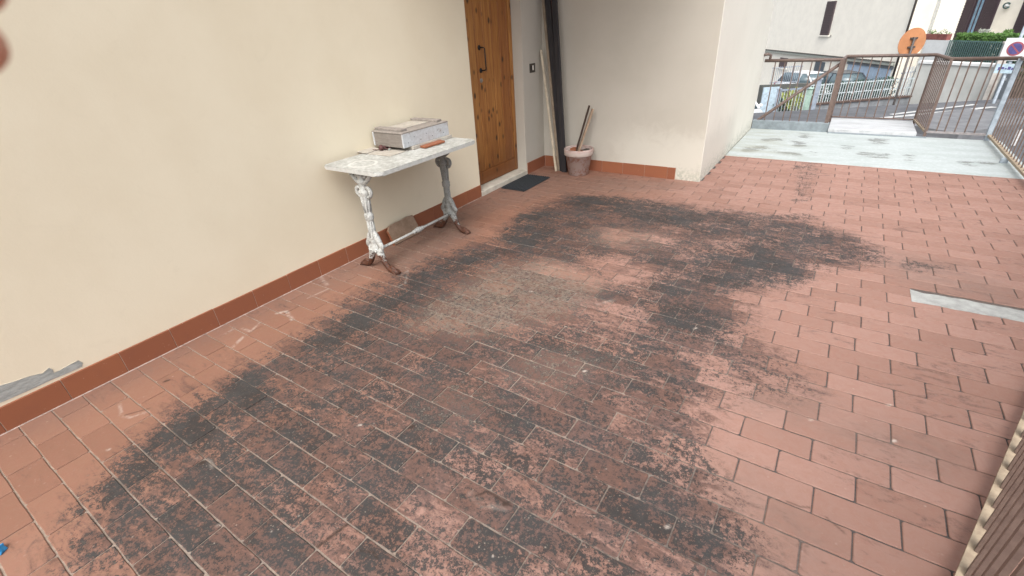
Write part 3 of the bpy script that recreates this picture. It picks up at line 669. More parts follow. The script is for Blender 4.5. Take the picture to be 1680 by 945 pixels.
# ---- things on the table
def paper(name, pts, z, th, mat, label, cat):
    b = MB(); b.prism([(x, y, z) for x, y in pts], (0, 0, th)); return b.build(name, mat, label=label, cat=cat)
q = N('old_card', .8, .2); p = q.pos(); n1 = q.noise(p, 18, 7, .7); q.col(q.mix(q.ss(n1, .3, .75), (.46, .43, .38), (.32, .29, .25))); M_CARD = q.m
paper('cardboard_sheet', [tuple(on_z(*c, .775)[:2]) for c in ((603, 252.2), (640, 256), (684, 242), (650, 234))], .7712, .0035, M_CARD, 'flat grey cardboard sheet under the front of the wooden box', 'cardboard')
paper('cardboard_sheet', [tuple(on_z(*c, .78)[:2]) for c in ((584, 248.5), (601, 251.5), (622, 244), (612, 240.5))], .7757, .004, M_CARD, 'small cream cardboard piece lying nearest the left table end', 'cardboard')
q = N('box_side_paint', .6, .3); p = q.pos(); x, y, z = q.sep(p); n1 = q.noise(p, 11, 8, .7, .5); n2 = q.noise(p, 60, 6, .7)
c = q.mix(q.ss(n2, .3, .7), (.50, .52, .54), (.40, .41, .42)); c = q.mix(q.ss(q.math('ADD', n1, q.math('MULTIPLY', z, 1.2)), 1.56, 1.75), c, (.20, .135, .105))
c = q.mix(q.ss(n2, .70, .73), c, (.06, .05, .045)); q.col(c); q.bump(n2, .3, .003); M_BOX = q.m
q = N('box_end_wood', .75, .2); p = q.pos(); n1 = q.noise(q.scale(p, (3, 3, 14)), 6, 7, .7); q.col(q.mix(q.ss(n1, .3, .7), (.17, .15, .13), (.235, .21, .19))); M_BEND = q.m
q = N('box_lid_wood', .75, .2); p = q.pos(); n1 = q.noise(q.scale(p, (14, 3, 3)), 6, 7, .7); n2 = q.noise(p, 20, 6, .7); c = q.mix(q.ss(n1, .3, .7), (.215, .19, .17), (.31, .28, .255)); c = q.mix(q.ss(n2, .6, .7), c, (.40, .36, .32)); q.col(c); M_LID = q.m
bx = thing('wooden_box', (.19, 2.7, .797), 'old shallow wooden box with white flaking side and cleats, lying on the table', 'box')
bx0, bx1, by0, by1, bz0, bz1 = .03, .345, 2.445, 2.95, .797, .893
b = MB(); b.box((bx1-.014, by0, bz0), (bx1, by1, bz1), .002); b.build('side', M_BOX, bx)
b = MB(); b.box((bx0, by0, bz0), (bx0+.014, by1, bz1), .002); b.build('side', M_BOX, bx)
b = MB(); b.box((bx0+.0142, by0+.004, bz0), (bx1-.0142, by0+.018, bz1-.002), .001); b.build('end', M_BEND, bx)
b = MB(); b.box((bx0+.0142, by1-.018, bz0), (bx1-.0142, by1-.004, bz1-.002), .001); b.build('end', M_BEND, bx)
b = MB(); b.box((bx0, by0, bz1+.0006), (bx1, by1, bz1+.010), .0015); b.box((bx0+.01, by0+.02, bz0+.0005), (bx1-.015, by1-.02, bz0+.008)); b.build('lid', M_LID, bx)
for yc in (2.515, 2.90):
    b = MB(); b.box((bx0-.012, yc-.028, bz1+.0106), (bx1-.045, yc+.028, bz1+.026), .002); b.build('cleat', M_LID, bx)
b = MB(); b.box((bx0+.02, 2.56, bz1+.0107), (bx0+.20, 2.855, bz1+.015), .001); b.build('cover_sheet', M_CARD, bx)
for i in range(7):
    b = MB(); b.tube([(bx1, by0+.05+.065*i, bz0+.03+.03*(i % 2)), (bx1+.002, by0+.05+.065*i, bz0+.03+.03*(i % 2))], .003, 6); b.build('nail', M_IRON, bx)
b = MB(); b.box((.09, 2.52, .7713), (.36, 3.0 - .035, .7965), .002); b.build('pale_board', M_CARD, label='pale thick board lying on the table beneath the wooden box', cat='board')
b = MB(); b.prism([(*on_z(*c, .784)[:2], .7752) for c in ((683, 238.2), (697, 241.6), (730, 231.6), (716, 228))], (0, 0, .011)); b.build('loose_tile', M_SK, label='loose terracotta tile lying on the table in front of the box', cat='tile')
q = plain('rusty_lump', (.085, .038, .036), .7, .3, 0, .5, 90, .5)
b = MB(); kx, ky = on_z(626, 246, .78)[:2]
b.ball((kx, ky, .795), .020, 2, .14); b.ball((kx+.004, ky+.028, .791), .014, 2, .16)
b.tube([(kx+.03*math.cos(a)+.015, ky+.04+.022*math.sin(a), .788+.004*math.sin(a*2)) for a in [i*2*math.pi/14 for i in range(15)]], .0045, 6)
b.tube([(kx-.015, ky-.01, .783), (kx-.06, ky-.025, .781), (kx-.075, ky-.015, .782)], .003, 6)
b.build('rusty_trinket', q, label='small dark reddish trinket with a loop lying on the cardboard', cat='ornament')
b = MB(); b.ball((kx+.05, ky+.03, .780), .011, 1, .3); b.build('grey_pebble', plain('grey_stone', (.30, .33, .30), .7), label='tiny grey stone beside the reddish trinket on the table', cat='stone')

# broken tile leaning on the wall behind the table
q = N('dusty_brick', .9, .15); p = q.pos(); n1 = q.noise(p, 14, 8, .7); n2 = q.noise(p, 60, 6, .7); q.col(q.mix(q.ss(n1, .3, .7), (.30, .215, .155), (.22, .150, .105))); q.bump(q.math('ADD', n1, n2), .5, .005); M_BRK = q.m
br = thing('broken_tile', (.06, 2.55, 0), 'broken dusty clay slab leaning on the skirting behind the table', 'tile')
P = [(2.40, .003), (2.70, .003), (2.71, .06), (2.70, .15), (2.64, .158), (2.58, .150), (2.50, .153), (2.43, .145), (2.395, .11)]
def tl(y, z, o=0): return (.085-.42*z+o, y, z)
MB().prism([tl(y, z) for y, z in P], (.022, 0, .009)).build('slab', M_BRK, br)
MB().prism([(x-.0+.001, y-.004, z) for x, y, z in (tl(2.399, .004), tl(2.397, .12), tl(2.397, .12, .022), tl(2.399, .004, .022))], (0, .003, 0)).build('broken_edge', M_SK, br)

# ================================================================== DOORMAT, POT, PLANKS
b = MB(); b.box((.035, 4.04, .0055), (.335, 4.60, .013), .003)
M_RUB = plain('blue_grey_rubber', (.032, .037, .042), .75, .25, 0, .3, 40, .2); mat_o = thing('doormat', (.185, 4.32, .005), 'dark blue grey ribbed rubber doormat in front of the pine door', 'doormat')
b.build('backing', M_RUB, mat_o)
b = MB()
for i in range(10):
    x_ = .054+.0292*i; b.box((x_-.009, 4.055, .0125), (x_+.009, 4.585, .0235), .003)
b.build('ribs', M_RUB, mat_o)
q = N('limed_terracotta', .85, .15); p = q.pos(); x, y, z = q.sep(p); n1 = q.noise(p, 9, 8, .7, .5); n2 = q.noise(p, 45, 6, .7)
c = q.mix(q.ss(n2, .3, .7), (.34, .155, .10), (.27, .115, .078)); l = q.ss(q.math('ADD', n1, q.math('MULTIPLY', q.math('SUBTRACT', n2, .5), .8)), .24, .54); c = q.mix(q.math('MULTIPLY', l, .85), c, (.50, .42, .395))
band = q.math('MULTIPLY', q.ss(z, .222, .232), q.ss(z, .275, .262)); c = q.mix(q.math('MULTIPLY', band, q.ss(n1, .25, .5)), c, (.50, .43, .39)); q.col(c); q.bump(n2, .35, .003)
pot = thing('flower_pot', (.56, 4.865, 0), 'limescaled terracotta flower pot against the recess wall holding two sticks', 'flower pot')
PX, PY = .555, 4.872
b = MB(); b.lathe([(.104, .005), (.110, .008), (.146, .222), (.158, .225), (.163, .232), (.166, .285), (.161, .296), (.154, .297), (.148, .286), (.142, .22), (.138, .20)], (PX, PY, 0), 36, close=False)
b.lathe([(.0, .0065), (.104, .006)], (PX, PY, 0), 36, close=False); b.build('pot', q.m, pot)
b = MB(); b.lathe([(.0, .256), (.08, .252), (.1445, .246)], (PX, PY, 0), 24, close=False); b.build('soil', plain('reddish_soil', (.13, .055, .036), .95, .1, 0, .5, 60, .6), pot)
def shard(x, y, z, s, mat, label):
    b = MB(); b.prism([(x+s*math.cos(a)*(.7+.5*rnd()), y+s*math.sin(a)*(.7+.5*rnd()), z+.012*math.sin(a)) for a in [i*2*math.pi/6 for i in range(6)]], (0, 0, .014)); return b.build('pot_shard', mat, label=label, cat='shard')
shard(PX-.07, PY+.01, .264, .055, M_SK, 'orange terracotta shard lying on the soil at the left of the flower pot')
shard(PX+.085, PY+.02, .260, .045, plain('dark_shard', (.06, .05, .045), .8), 'dark shard lying on the soil at the right of the flower pot')
M_WOODD, M_WOODL = plain('dark_stick', (.055, .035, .026), .7), plain('pale_stick', (.33, .24, .17), .7)
def stick(p, q_, wd, mat, label): MB().beam(p, q_, wd, wd*.6, .002).build('wooden_stick', mat, label=label, cat='stick')
stick((PX-.035, PY-.01, .235), (.632, 4.96, .735), .027, M_WOODD, 'dark stick standing upright in the flower pot, taller of the two')
stick((PX-.005, PY-.012, .235), (.670, 4.965, .70), .034, M_WOODL, 'pale wooden stick standing in the flower pot beside the dark one')
q = N('black_board', .55, .35); p = q.pos(); n1 = q.noise(q.scale(p, (8, 8, 1)), 5, 6, .7); q.col(q.mix(q.ss(n1, .35, .7), (.020, .020, .024), (.036, .033, .034))); M_BLK = q.m
def plank(p, q_, wx, wy, mat, label): MB().beam(p, q_, wx, wy, .003, up=(0, 1, 0)).build('leaning_plank', mat, label=label, cat='plank')
plank((.375, 4.865, .006), (.165, 4.985, 2.3), .060, .024, M_BLK, 'black board leaning in the corner, standing next to the flower pot')
plank((.335, 4.90, .006), (.06, 5.008, 2.25), .062, .022, M_BLK, 'black board leaning in the corner, second from the flower pot')
plank((.34, 4.932, .006), (.10, 5.034, 2.25), .04, .016, plain('red_brown_board', (.12, .05, .035), .6), 'reddish brown board leaning in the corner behind the two black boards')
plank((.288, 4.895, .006), (.028, 5.02, 1.95), .030, .018, plain('beige_batten', (.25, .20, .15), .7), 'long beige batten leaning in the corner left of the black boards')
plank((.270, 4.862, .006), (.035, 4.975, 1.285), .026, .018, plain('cream_batten', (.50, .44, .34), .7), 'short cream batten leaning in the corner, leftmost and lowest of the boards')

# blue scrap at the left edge of the picture
sp = on_z(-4, 903, .015)
b = MB(); b.ball((sp.x, sp.y, .016), .022, 2, .3, (1, 1, .7)); b.build('blue_scrap', plain('blue_plastic', (.02, .22, .48), .35, .5), label='small crumpled bright blue plastic scrap on the orange tiles', cat='litter')

# ================================================================== STREET AND NEIGHBOURS
U = Vector((math.sin(R(-33)), math.cos(R(-33)), 0)); V = Vector((U.y, -U.x, 0))       # along the street (away), across it (to the right)
P1, P2 = at(1488, 174, 21), at(1607, 167, 18.5)
SL = (P1.z-P2.z)/((P1-P2).dot(U)); ZR = P2.z
def gz(p, o=0.0):
    s = (Vector(p)-P2).dot(U); s = min(max(s, -9), 26); return ZR+SL*s+o
def on_g(px, py):
    r = Vector(ray(px, py)); c = Vector(CAM); lo, hi = 4.0, 70.0
    for _ in range(50):
        m = (lo+hi)/2; p = c+r*m
        if p.z > gz(p): lo = m
        else: hi = m
    return c+r*lo
def hit(px, py, P, Nn):
    r = Vector(ray(px, py)); c = Vector(CAM); return c+r*((P-c).dot(Nn)/r.dot(Nn))
# ground sheet
q = N('asphalt', .9, .2); p = q.pos(); n1 = q.noise(p, 2.2, 7, .65); n2 = q.noise(p, 55, 5, .7); q.col(q.mix(q.ss(n1, .3, .7), (.085, .090, .100), (.13, .135, .145))); q.bump(n2, .3, .01); M_ASP = q.m
b = MB(); vs2 = {}
for i, s in enumerate((-160, -9, -4, 2, 8, 14, 20, 26, 160)):
    for j, t in enumerate((-160, -20, 0, 20, 160)):
        v = P2+U*s+V*t; vs2[i, j] = b.bm.verts.new((v.x, v.y, gz(v)))
for i in range(8):
    for j in range(4): b.bm.faces.new((vs2[i, j], vs2[i, j+1], vs2[i+1, j+1], vs2[i+1, j]))
b.build('street', M_ASP, kind='structure')
M_LINE = plain('road_paint', (.42, .43, .43), .7, .2, 0, .25, 8)
def strip_on_ground(name, P, Q_, wd, mat, o, h=0.0, **kw):
    P, Q_ = Vector(P), Vector(Q_); d = (Q_-P); d.z = 0; d.normalize(); n = Vector((-d.y, d.x, 0))*wd/2
    pts = [P-n, Q_-n, Q_+n, P+n]; pts = [Vector((v.x, v.y, gz(v, o))) for v in pts]
    b = MB()
    if h: b.prism([v-Vector((0, 0, .1)) for v in pts], (0, 0, h+.1))
    else: b.quad(pts)
    return b.build(name, mat, **kw)
strip_on_ground('road_marking', on_g(1440, 195), on_g(1632, 176), .13, M_LINE, .009, kind='structure')
strip_on_ground('road_marking', on_g(1462, 188.5), on_g(1600, 172), .10, M_LINE, .009, kind='structure')
strip_on_ground('road_marking', on_g(1662, 240), on_g(1682, 195), .05, M_LINE, .009, kind='structure')
for i in range(7):
    a = on_g(1652+7*i, 192.5+.4*i); d_ = on_g(1655.2+7*i, 186.5+.4*i); strip_on_ground('crossing_stripe', a, d_, .13, M_LINE, .009, kind='structure')
q = N('pavement', .9, .2); p = q.pos(); n1 = q.noise(p, 4, 6, .7); q.col(q.mix(q.ss(n1, .3, .7), (.13, .135, .145), (.19, .195, .205))); M_PAV = q.m
strip_on_ground('pavement', on_g(1500, 218), on_g(1650, 196), 1.3, M_PAV, .008, .10, kind='structure')

# retaining wall on the far side
M_RW = plaster('grey_render', (.44, .45, .43), (.52, .53, .51), False)
M_WHITE = plain('white_render', (.66, .68, .68), .8, .2, 0, .06, 4)
WN = Vector((0, 0, 1)).cross(P2-P1); WN.z = 0; WN.normalize()
if WN.dot(Vector(CAM)-P1) < 0: WN = -WN
def wall_between(name, A, B2, zlo, zhi, th, mat, parent=None, back=None, **kw):
    A, B2 = Vector(A), Vector(B2); d = (B2-A); d.z = 0; n = Vector((-d.y, d.x, 0)).normalized()
    if n.dot(Vector(CAM)-A) > 0: n = -n
    za, zb = (zhi if isinstance(zhi, tuple) else (zhi, zhi))
    b = MB(); pts = [(A.x, A.y, zlo), (B2.x, B2.y, zlo), (B2.x, B2.y, zb), (A.x, A.y, za)]
    b.prism(pts, n*th); return b.build(name, mat, parent, **kw)
RW0, RW1 = at(1484, 174, 21.1), at(1628, 166.5, 18.1)
zt0, zt1 = hit(1488, 103, P1, WN).z, hit(1620, 109.5, P1, WN).z
rw = thing('retaining_wall', (P1.x, P1.y, gz(P1)), 'long pale grey rendered retaining wall along the far side of the street', 'wall')
wall_between('wall', RW0, RW1, gz(P1)-1.2, (zt0, zt1), .35, M_RW, rw)
a_, b_2 = RW0+WN*.05, RW1+WN*.05
b = MB(); b.prism([(a_.x, a_.y, zt0+.002), (b_2.x, b_2.y, zt1+.002), (b_2.x, b_2.y, zt1+.10), (a_.x, a_.y, zt0+.10)], -WN*.45); b.build('coping', M_WHITE, rw)
# concrete gate pillar and grey gate at its right end
gp = at(1620, 166, 17.9); M_CONC = plain('pale_concrete', (.46, .44, .41), .85, .2, 0, .15, 6)
def post(px, py, d, w_, ztop, name, mat, label, cat, cap=0.0):
    g = at(px, py, d); g.z = gz(g); o = thing(name, g, label, cat)
    b = MB(); b.box((g.x-w_/2, g.y-w_/2, g.z-.3), (g.x+w_/2, g.y+w_/2, ztop), .01); b.build('shaft', mat, o)
    if cap: b = MB(); b.box((g.x-w_/2-cap, g.y-w_/2-cap, ztop+.001), (g.x+w_/2+cap, g.y+w_/2+cap, ztop+.07), .01); b.build('cap', mat, o)
    return g, o
post(1616, 166.5, 17.9, .24, at(1645, 68, 17.9).z, 'gate_pillar', M_CONC, 'pale concrete gate pillar at the right end of the grey retaining wall', 'pillar', .03)
M_GGATE = plain('grey_sheet_metal', (.19, .215, .24), .5, .4, .2, .12, 6)
ga, gb = at(1626, 166, 17.6), at(1648, 165, 16.6); ga.z = gz(ga); gb.z = gz(gb)
gt = thing('sheet_metal_gate', ga, 'grey sheet metal gate with white letter plate right of the concrete pillar', 'gate')
ztg = at(1648, 112, 17.0).z
wall_between('panel', ga, gb, ga.z-.3, ztg, .05, M_GGATE, gt)
wall_between('frame', ga+Vector((.03, -.04, 0)), gb+Vector((.03, -.04, 0)), ztg+.002, ztg+.09, .09, plain('gate_frame', (.10, .11, .12)), gt)
gd = (gb-ga).normalized(); gn = Vector((gd.y, -gd.x, 0)); gn = gn if gn.dot(Vector(CAM)-ga) > 0 else -gn
for t0, t1, z0, z1 in ((.25, .5, .28, .36), (.12, .75, 1.02, 1.12)):
    A_ = ga.lerp(gb, t0)+gn*.012; B3 = ga.lerp(gb, t1)+gn*.012
    wall_between('letter_plate', A_, B3, ztg-z1, ztg-z0, .010, M_WHITE, gt)

# low walled parking court: grey wall with brown coping, white fence, dark hedge
LW0, LW1 = at(1318, 200, 19.4), at(1487, 181, 20.6); lw = thing('court_wall', (LW0.x, LW0.y, gz(LW0)), 'low grey wall with brown coping around the parking court, below the white fence', 'wall')
zl0, zl1 = at(1340, 169, 19.5).z, at(1478, 159, 20.5).z
wall_between('wall', LW0, LW1, gz(LW1)-1.5, (zl0, zl1), .25, plain('damp_grey_render', (.22, .235, .25), .9, .2, 0, .22, 3), lw)
ld = (LW1-LW0); ld.z = 0; ld.normalize(); ln = Vector((ld.y, -ld.x, 0)); ln = ln if ln.dot(Vector(CAM)-LW0) > 0 else -ln
def sl_prism(name, A, B2, z0a, z0b, h, off, th, mat, parent, **kw):
    A, B2 = A+ln*off, B2+ln*off
    b = MB(); b.prism([(A.x, A.y, z0a), (B2.x, B2.y, z0b), (B2.x, B2.y, z0b+h), (A.x, A.y, z0a+h)], -ln*th); return b.build(name, mat, parent, **kw)
sl_prism('coping', LW0, LW1, zl0+.002, zl1+.002, .06, .05, .35, plain('brown_coping', (.10, .07, .06), .8), lw)
M_WF = plain('white_fence_paint', (.48, .54, .56), .6)
wf = thing('white_fence', (LW0.x, LW0.y, zl0), 'pale white picket fence on the low grey court wall in front of a dark hedge', 'fence')
FL = (LW1-LW0).length; FH = .72
for hh in (.30, FH-.06): sl_prism('rail', LW0, LW1, zl0+.062+hh, zl1+.062+hh, .035, -.10, .02, M_WF, wf)
b = MB(); b.box((-.014, -.008, 0), (.014, .008, FH)); PK = b.mesh('picket', M_WF); npk = int(FL/.125)
for i in range(npk):
    t = (i+.5)/npk; c = LW0.lerp(LW1, t)-ln*.095; o = D.objects.new('picket', PK); COL.objects.link(o); o.parent = wf; o.matrix_parent_inverse = world_of(wf).inverted()
    o.location = (c.x, c.y, zl0+(zl1-zl0)*t+.0615); o.rotation_euler = (0, 0, math.atan2(ld.y, ld.x))
def foliage(name, c1, c2):
    q = N(name, .6, .3); r = q.n('ShaderNodeNewGeometry').outputs['Random Per Island']; q.col(q.mix(r, c1, c2)); return q.m
M_DHED = foliage('dark_hedge_leaf', (.018, .040, .030), (.045, .085, .055)); M_GHED = foliage('bright_hedge_leaf', (.045, .110, .025), (.10, .20, .045)); M_YEL = foliage('yellow_green_leaf', (.16, .22, .05), (.32, .34, .10))
def hedge(name, A, B2, z0, z1, th, n, size, mat, label, cat='hedge'):
    A, B2 = Vector(A), Vector(B2); d = (B2-A); d.z = 0; nn = Vector((d.y, -d.x, 0)).normalized(); nn = nn if nn.dot(Vector(CAM)-A) < 0 else -nn
    g = thing(name, (A.x, A.y, z0), label, cat)
    def fn():
        t, u, k = rnd(), rnd(), rnd(); p = A.lerp(B2, t)+nn*(th*u)
        return (p.x, p.y, z0+(z1-z0)*k*(1+.12*math.sin(t*23)*math.sin(t*57)))
    MB().leaves(n, fn, size).build('foliage', mat, g)
    b = MB()
    for i in range(6):
        p = A.lerp(B2, (i+.5)/6)+nn*th*.5; b.tube([(p.x, p.y, z0-.1), (p.x+.03, p.y, z0+(z1-z0)*.6)], [.02, .01], 5)
    b.build('stems', M_WOODD, g); return g
hedge('hedge', LW0+ld*(FL*.06)-ln*.3, LW1-ld*(FL*.10)-ln*.3, zl0-.5, zl0+.62, .5, 5000, .10, M_DHED, 'dark green hedge growing behind the white picket fence of the court')

# cream building
FA = at(1477, 90, 24.0); FD = Vector((math.sin(R(-31)), math.cos(R(-31)), 0)); FN = Vector((FD.y, -FD.x, 0))
if FN.dot(Vector(CAM)-FA) < 0: FN = -FN
def fp(px, py, o=0.0): return hit(px, py, FA, FN)+FN*o
M_CB = plain('pale_cream_render', (.88, .85, .76), .85, .2, 0, .04, 2)
M_SHUT = plain('mauve_brown_shutter', (.105, .082, .085), .6)
cb = thing('cream_building', (FA.x, FA.y, gz(FA)), 'large plain cream building with one narrow shuttered window above the parked cars', 'building')
FE = FA+FD*24
wall_between('wall', FA, FE, -6, 8, 8.0, M_CB, cb)
def fquad(name, pts, o, th, mat, parent, **kw):
    P = [fp(x, y, o) for x, y in pts]; b = MB(); b.prism(P, FN*th); return b.build(name, mat, parent, **kw)
def frect(px0, py0, px1, py1):
    """upright rectangle on the facade whose corners top-left and bottom-right are seen at these pixels"""
    a, c = fp(px0, py0), fp(px1, py1); return (a-FA).dot(FD), (c-FA).dot(FD), c.z, a.z
def fbox(name, s0, s1, z0, z1, o, th, mat, parent, **kw):
    A, B2 = FA+FD*s0+FN*o, FA+FD*s1+FN*o; b = MB(); b.prism([(A.x, A.y, z0), (B2.x, B2.y, z0), (B2.x, B2.y, z1), (A.x, A.y, z1)], FN*th); return b.build(name, mat, parent, **kw)
s0, s1, z0, z1 = frect(1357.5, 2.5, 1359.5, 58); s1 = (fp(1346, 58)-FA).dot(FD); s0 = (fp(1360, 58)-FA).dot(FD)
wn = fbox('shutter', s0, s1, z0, z1, .002, .06, M_SHUT, cb)
for i in range(14):
    zz = z0+(z1-z0)*(i+.5)/14; fbox('slat', s0+(s1-s0)*.1, s0+(s1-s0)*.9, zz-.02, zz+.035, .0625, .02, M_SHUT, wn)
fbox('sill', s0+(s0-s1)*.1, s1-(s0-s1)*.1, z0-.07, z0-.002, .002, .10, M_CB, cb)
b = MB(); c = fp(1363, 60, .003); b.prism([c+FD*.06, c-FD*.06, c-FD*.06+Vector((0, 0, .1)), c+FD*.06+Vector((0, 0, .1))], FN*.04); b.build('vent', plain('grey_vent', (.35, .34, .32)), cb)
zA, zB = fp(1444, 102).z, fp(1340, 92).z; zL = (zA+zB)/2
fbox('ledge', .2, 22, zL-.07, zL+.07, .002, .16, plain('grey_green_ledge', (.40, .42, .38), .7), cb)
fbox('gutter', .2, 22, zL+.0705, zL+.10, .002, .20, plain('dark_gutter', (.07, .065, .06), .6), cb)
def fitem(name, xs, yt, yb, mat, parent, o=.002, th=.05, **kw):
    sA, sB = (fp(xs[0], yb)-FA).dot(FD), (fp(xs[1], yb)-FA).dot(FD); zt = fp((xs[0]+xs[1])/2, yt).z; zb = fp((xs[0]+xs[1])/2, yb).z
    return fbox(name, sA, sB, zb, zt, o, th, mat, parent, **kw)
w1 = fitem('window', (1278, 1290), 94.5, 111, M_SHUT, cb)
fitem('sill', (1276, 1292), 111.4, 113, M_CB, cb, .0025, .12)
M_GLASSD = plain('dull_glass', (.10, .14, .16), .15, .6)
dd = fitem('door', (1329, 1344), 100, 145, plain('dark_blue_door', (.10, .12, .14), .5), cb); 
M_GAR = plain('pale_blue_garage_paint', (.36, .46, .58), .5, .3, 0, .10, 1.5)
gg = fitem('garage_door', (1381, 1452), 107.5, 150, M_GAR, cb, .002, .04)
sA, sB = (fp(1381, 150)-FA).dot(FD), (fp(1452, 150)-FA).dot(FD); gzt = fp(1416, 107.5).z; gzb = fp(1416, 150).z
for i in range(12):
    s = sA+(sB-sA)*(i+.5)/12; dlt = abs(sB-sA)/24*.86; fbox('panel', s-dlt, s+dlt, gzb+.03, gzt-.05, .0425, .02, M_GAR, gg)
fbox('frame', sB-.12, sA+.12, gzt+.002, gzt+.12, .002, .07, plain('garage_lintel', (.16, .18, .20)), cb)
def dpipe(px0, py0, px1, py1): 
    a = fp(px1, py1, .08); MB().tube([(a.x, a.y, -3.6), (a.x, a.y, 8)], .05, 8).build('downpipe', plain('dark_copper_pipe', (.055, .048, .045), .5), cb)
dpipe(1507, 0, 1480, 85)
# court gate posts, panels and planting seen through the left bars
M_PGRN = plain('pale_green_paint', (.32, .44, .38), .6); M_BLUEP = plain('faded_blue_panel', (.40, .50, .58), .6); M_STEEL = plain('galvanised_grey', (.30, .35, .42), .5, .4, .3)
def quadwall(name, c4, th, mat, label, cat, parent=None):
    """board standing on the ground between two ground points, up to a pixel height"""
    (x0, y0), (x1, y1), yt, d = c4; A, B2 = at(x0, y0, d), at(x1, y1, d); zt = at((x0+x1)/2+8, yt, d).z
    o = wall_between(name, A, B2, min(A.z, B2.z)-.9, zt, th, mat, parent)
    return tag(o, label, cat) if label else o
def upright(name, px, py, yt, d, w_, mat, label, cat, dz=.9):
    A = at(px, py, d); zt = at(px+(py-yt)*.22, yt, d).z; o = thing(name, (A.x, A.y, A.z-dz), label, cat)
    b = MB(); b.box((A.x-w_/2, A.y-w_/2, A.z-dz), (A.x+w_/2, A.y+w_/2, zt), .006); b.build('shaft', mat, o)
    b = MB(); b.box((A.x-w_/2-.02, A.y-w_/2-.02, zt+.001), (A.x+w_/2+.02, A.y+w_/2+.02, zt+.03), .004); b.build('cap', mat, o); return o
upright('gate_pillar', 1317, 195, 142, 15.5, .20, M_PGRN, 'pale green painted gate pillar behind the stair handrail', 'pillar')
upright('gate_post', 1329, 198, 126, 14.8, .11, M_STEEL, 'slim grey blue steel gate post, right of the pale green pillar', 'post')
upright('gate_post', 1268, 198, 143, 15.2, .10, M_STEEL, 'slim grey blue steel gate post beside the pale blue board', 'post')
quadwall('board', ((1249, 168), (1276, 168), 141, 17.0), .05, M_BLUEP, 'pale blue sheet board near the projecting house corner', 'board')
# low garden gate with bars between the posts
ga2, gb2 = at(1271, 195, 15.2), at(1315, 195, 15.4); gz0 = min(ga2.z, gb2.z)-.6; gz1 = at(1295, 143, 15.3).z
lg = thing('garden_gate', (ga2.x, ga2.y, gz0), 'low white barred garden gate between grey post and green pillar', 'gate')
for f in (0.0, .34, 1.0): 
    z_ = gz0+.1+(gz1-gz0-.1)*f; b = MB(); b.beam((ga2.x, ga2.y, z_), (gb2.x, gb2.y, z_), .03, .05); b.build('rail', M_STEEL, lg)
for i in range(9):
    c = ga2.lerp(gb2, (i+.5)/9); b = MB(); b.beam((c.x, c.y, gz0), (c.x, c.y, gz1), .014, .014); b.build('bar', M_WF, lg)
def bush(px, py, d, r, n, size, mat, label, name='shrub', h=1.0):
    c = at(px, py, d); g = thing(name, (c.x, c.y, c.z-r*h), label, 'shrub')
    def fn():
        while True:
            v = Vector((rnd()*2-1, rnd()*2-1, rnd()*2-1))
            if v.length < 1 and rnd() < .35+.65*v.length: return c+Vector((v.x*r, v.y*r, v.z*r*h))*(.8+.2*math.sin(v.x*9+v.z*7))
    MB().leaves(n, fn, size).build('foliage', mat, g)
    b = MB()
    for k in range(4):
        a = k*1.6; b.tube([(c.x, c.y, c.z-r*h-.3), (c.x+.3*r*math.cos(a), c.y+.3*r*math.sin(a), c.z)], [.02, .008], 5)
    b.build('stems', M_WOODD, g)
bush(1300, 163, 16.5, .42, 900, .075, M_YEL, 'yellow green shrub behind the garden gate bars')
bush(1284, 176, 17.0, .40, 700, .07, M_DHED, 'dark green shrub left of the yellow green shrub')
quadwall('earth_bed', ((1270, 196), (1316, 196), 184, 17.2), .4, plain('brown_earth', (.16, .12, .09), .95), 'brown earth bed behind the garden gate bars', 'flower bed')
# court fence in front of the small window
uu0, uu1 = at(1262, 138, 26), at(1312, 135, 25.6); uf = thing('iron_fence', (uu0.x, uu0.y, uu0.z-.3), 'thin grey iron fence below the small window of the cream building', 'fence')
for f in (.06, .80): b = MB(); b.beam((uu0.x, uu0.y, uu0.z+f), (uu1.x, uu1.y, uu1.z+f), .03, .03); b.build('rail', M_STEEL, uf)
for i in range(17):
    c = uu0.lerp(uu1, (i+.5)/17); b = MB(); b.beam((c.x, c.y, c.z-.2), (c.x, c.y, c.z+.86), .02, .02); b.build('bar', M_STEEL, uf)
c0, c1_ = at(1252, 140, 24.5), at(1345, 136, 24.0); b = MB(); b.prism([(c0.x, c0.y, c0.z-2), (c1_.x, c1_.y, c1_.z-2), (c1_.x, c1_.y, c1_.z), (c0.x, c0.y, c0.z)], -ln*.25)
tag(b.build('court_kerb', plain('dark_stained_wall', (.09, .095, .09), .9)), 'dark stained low wall under the thin iron fence', 'wall')

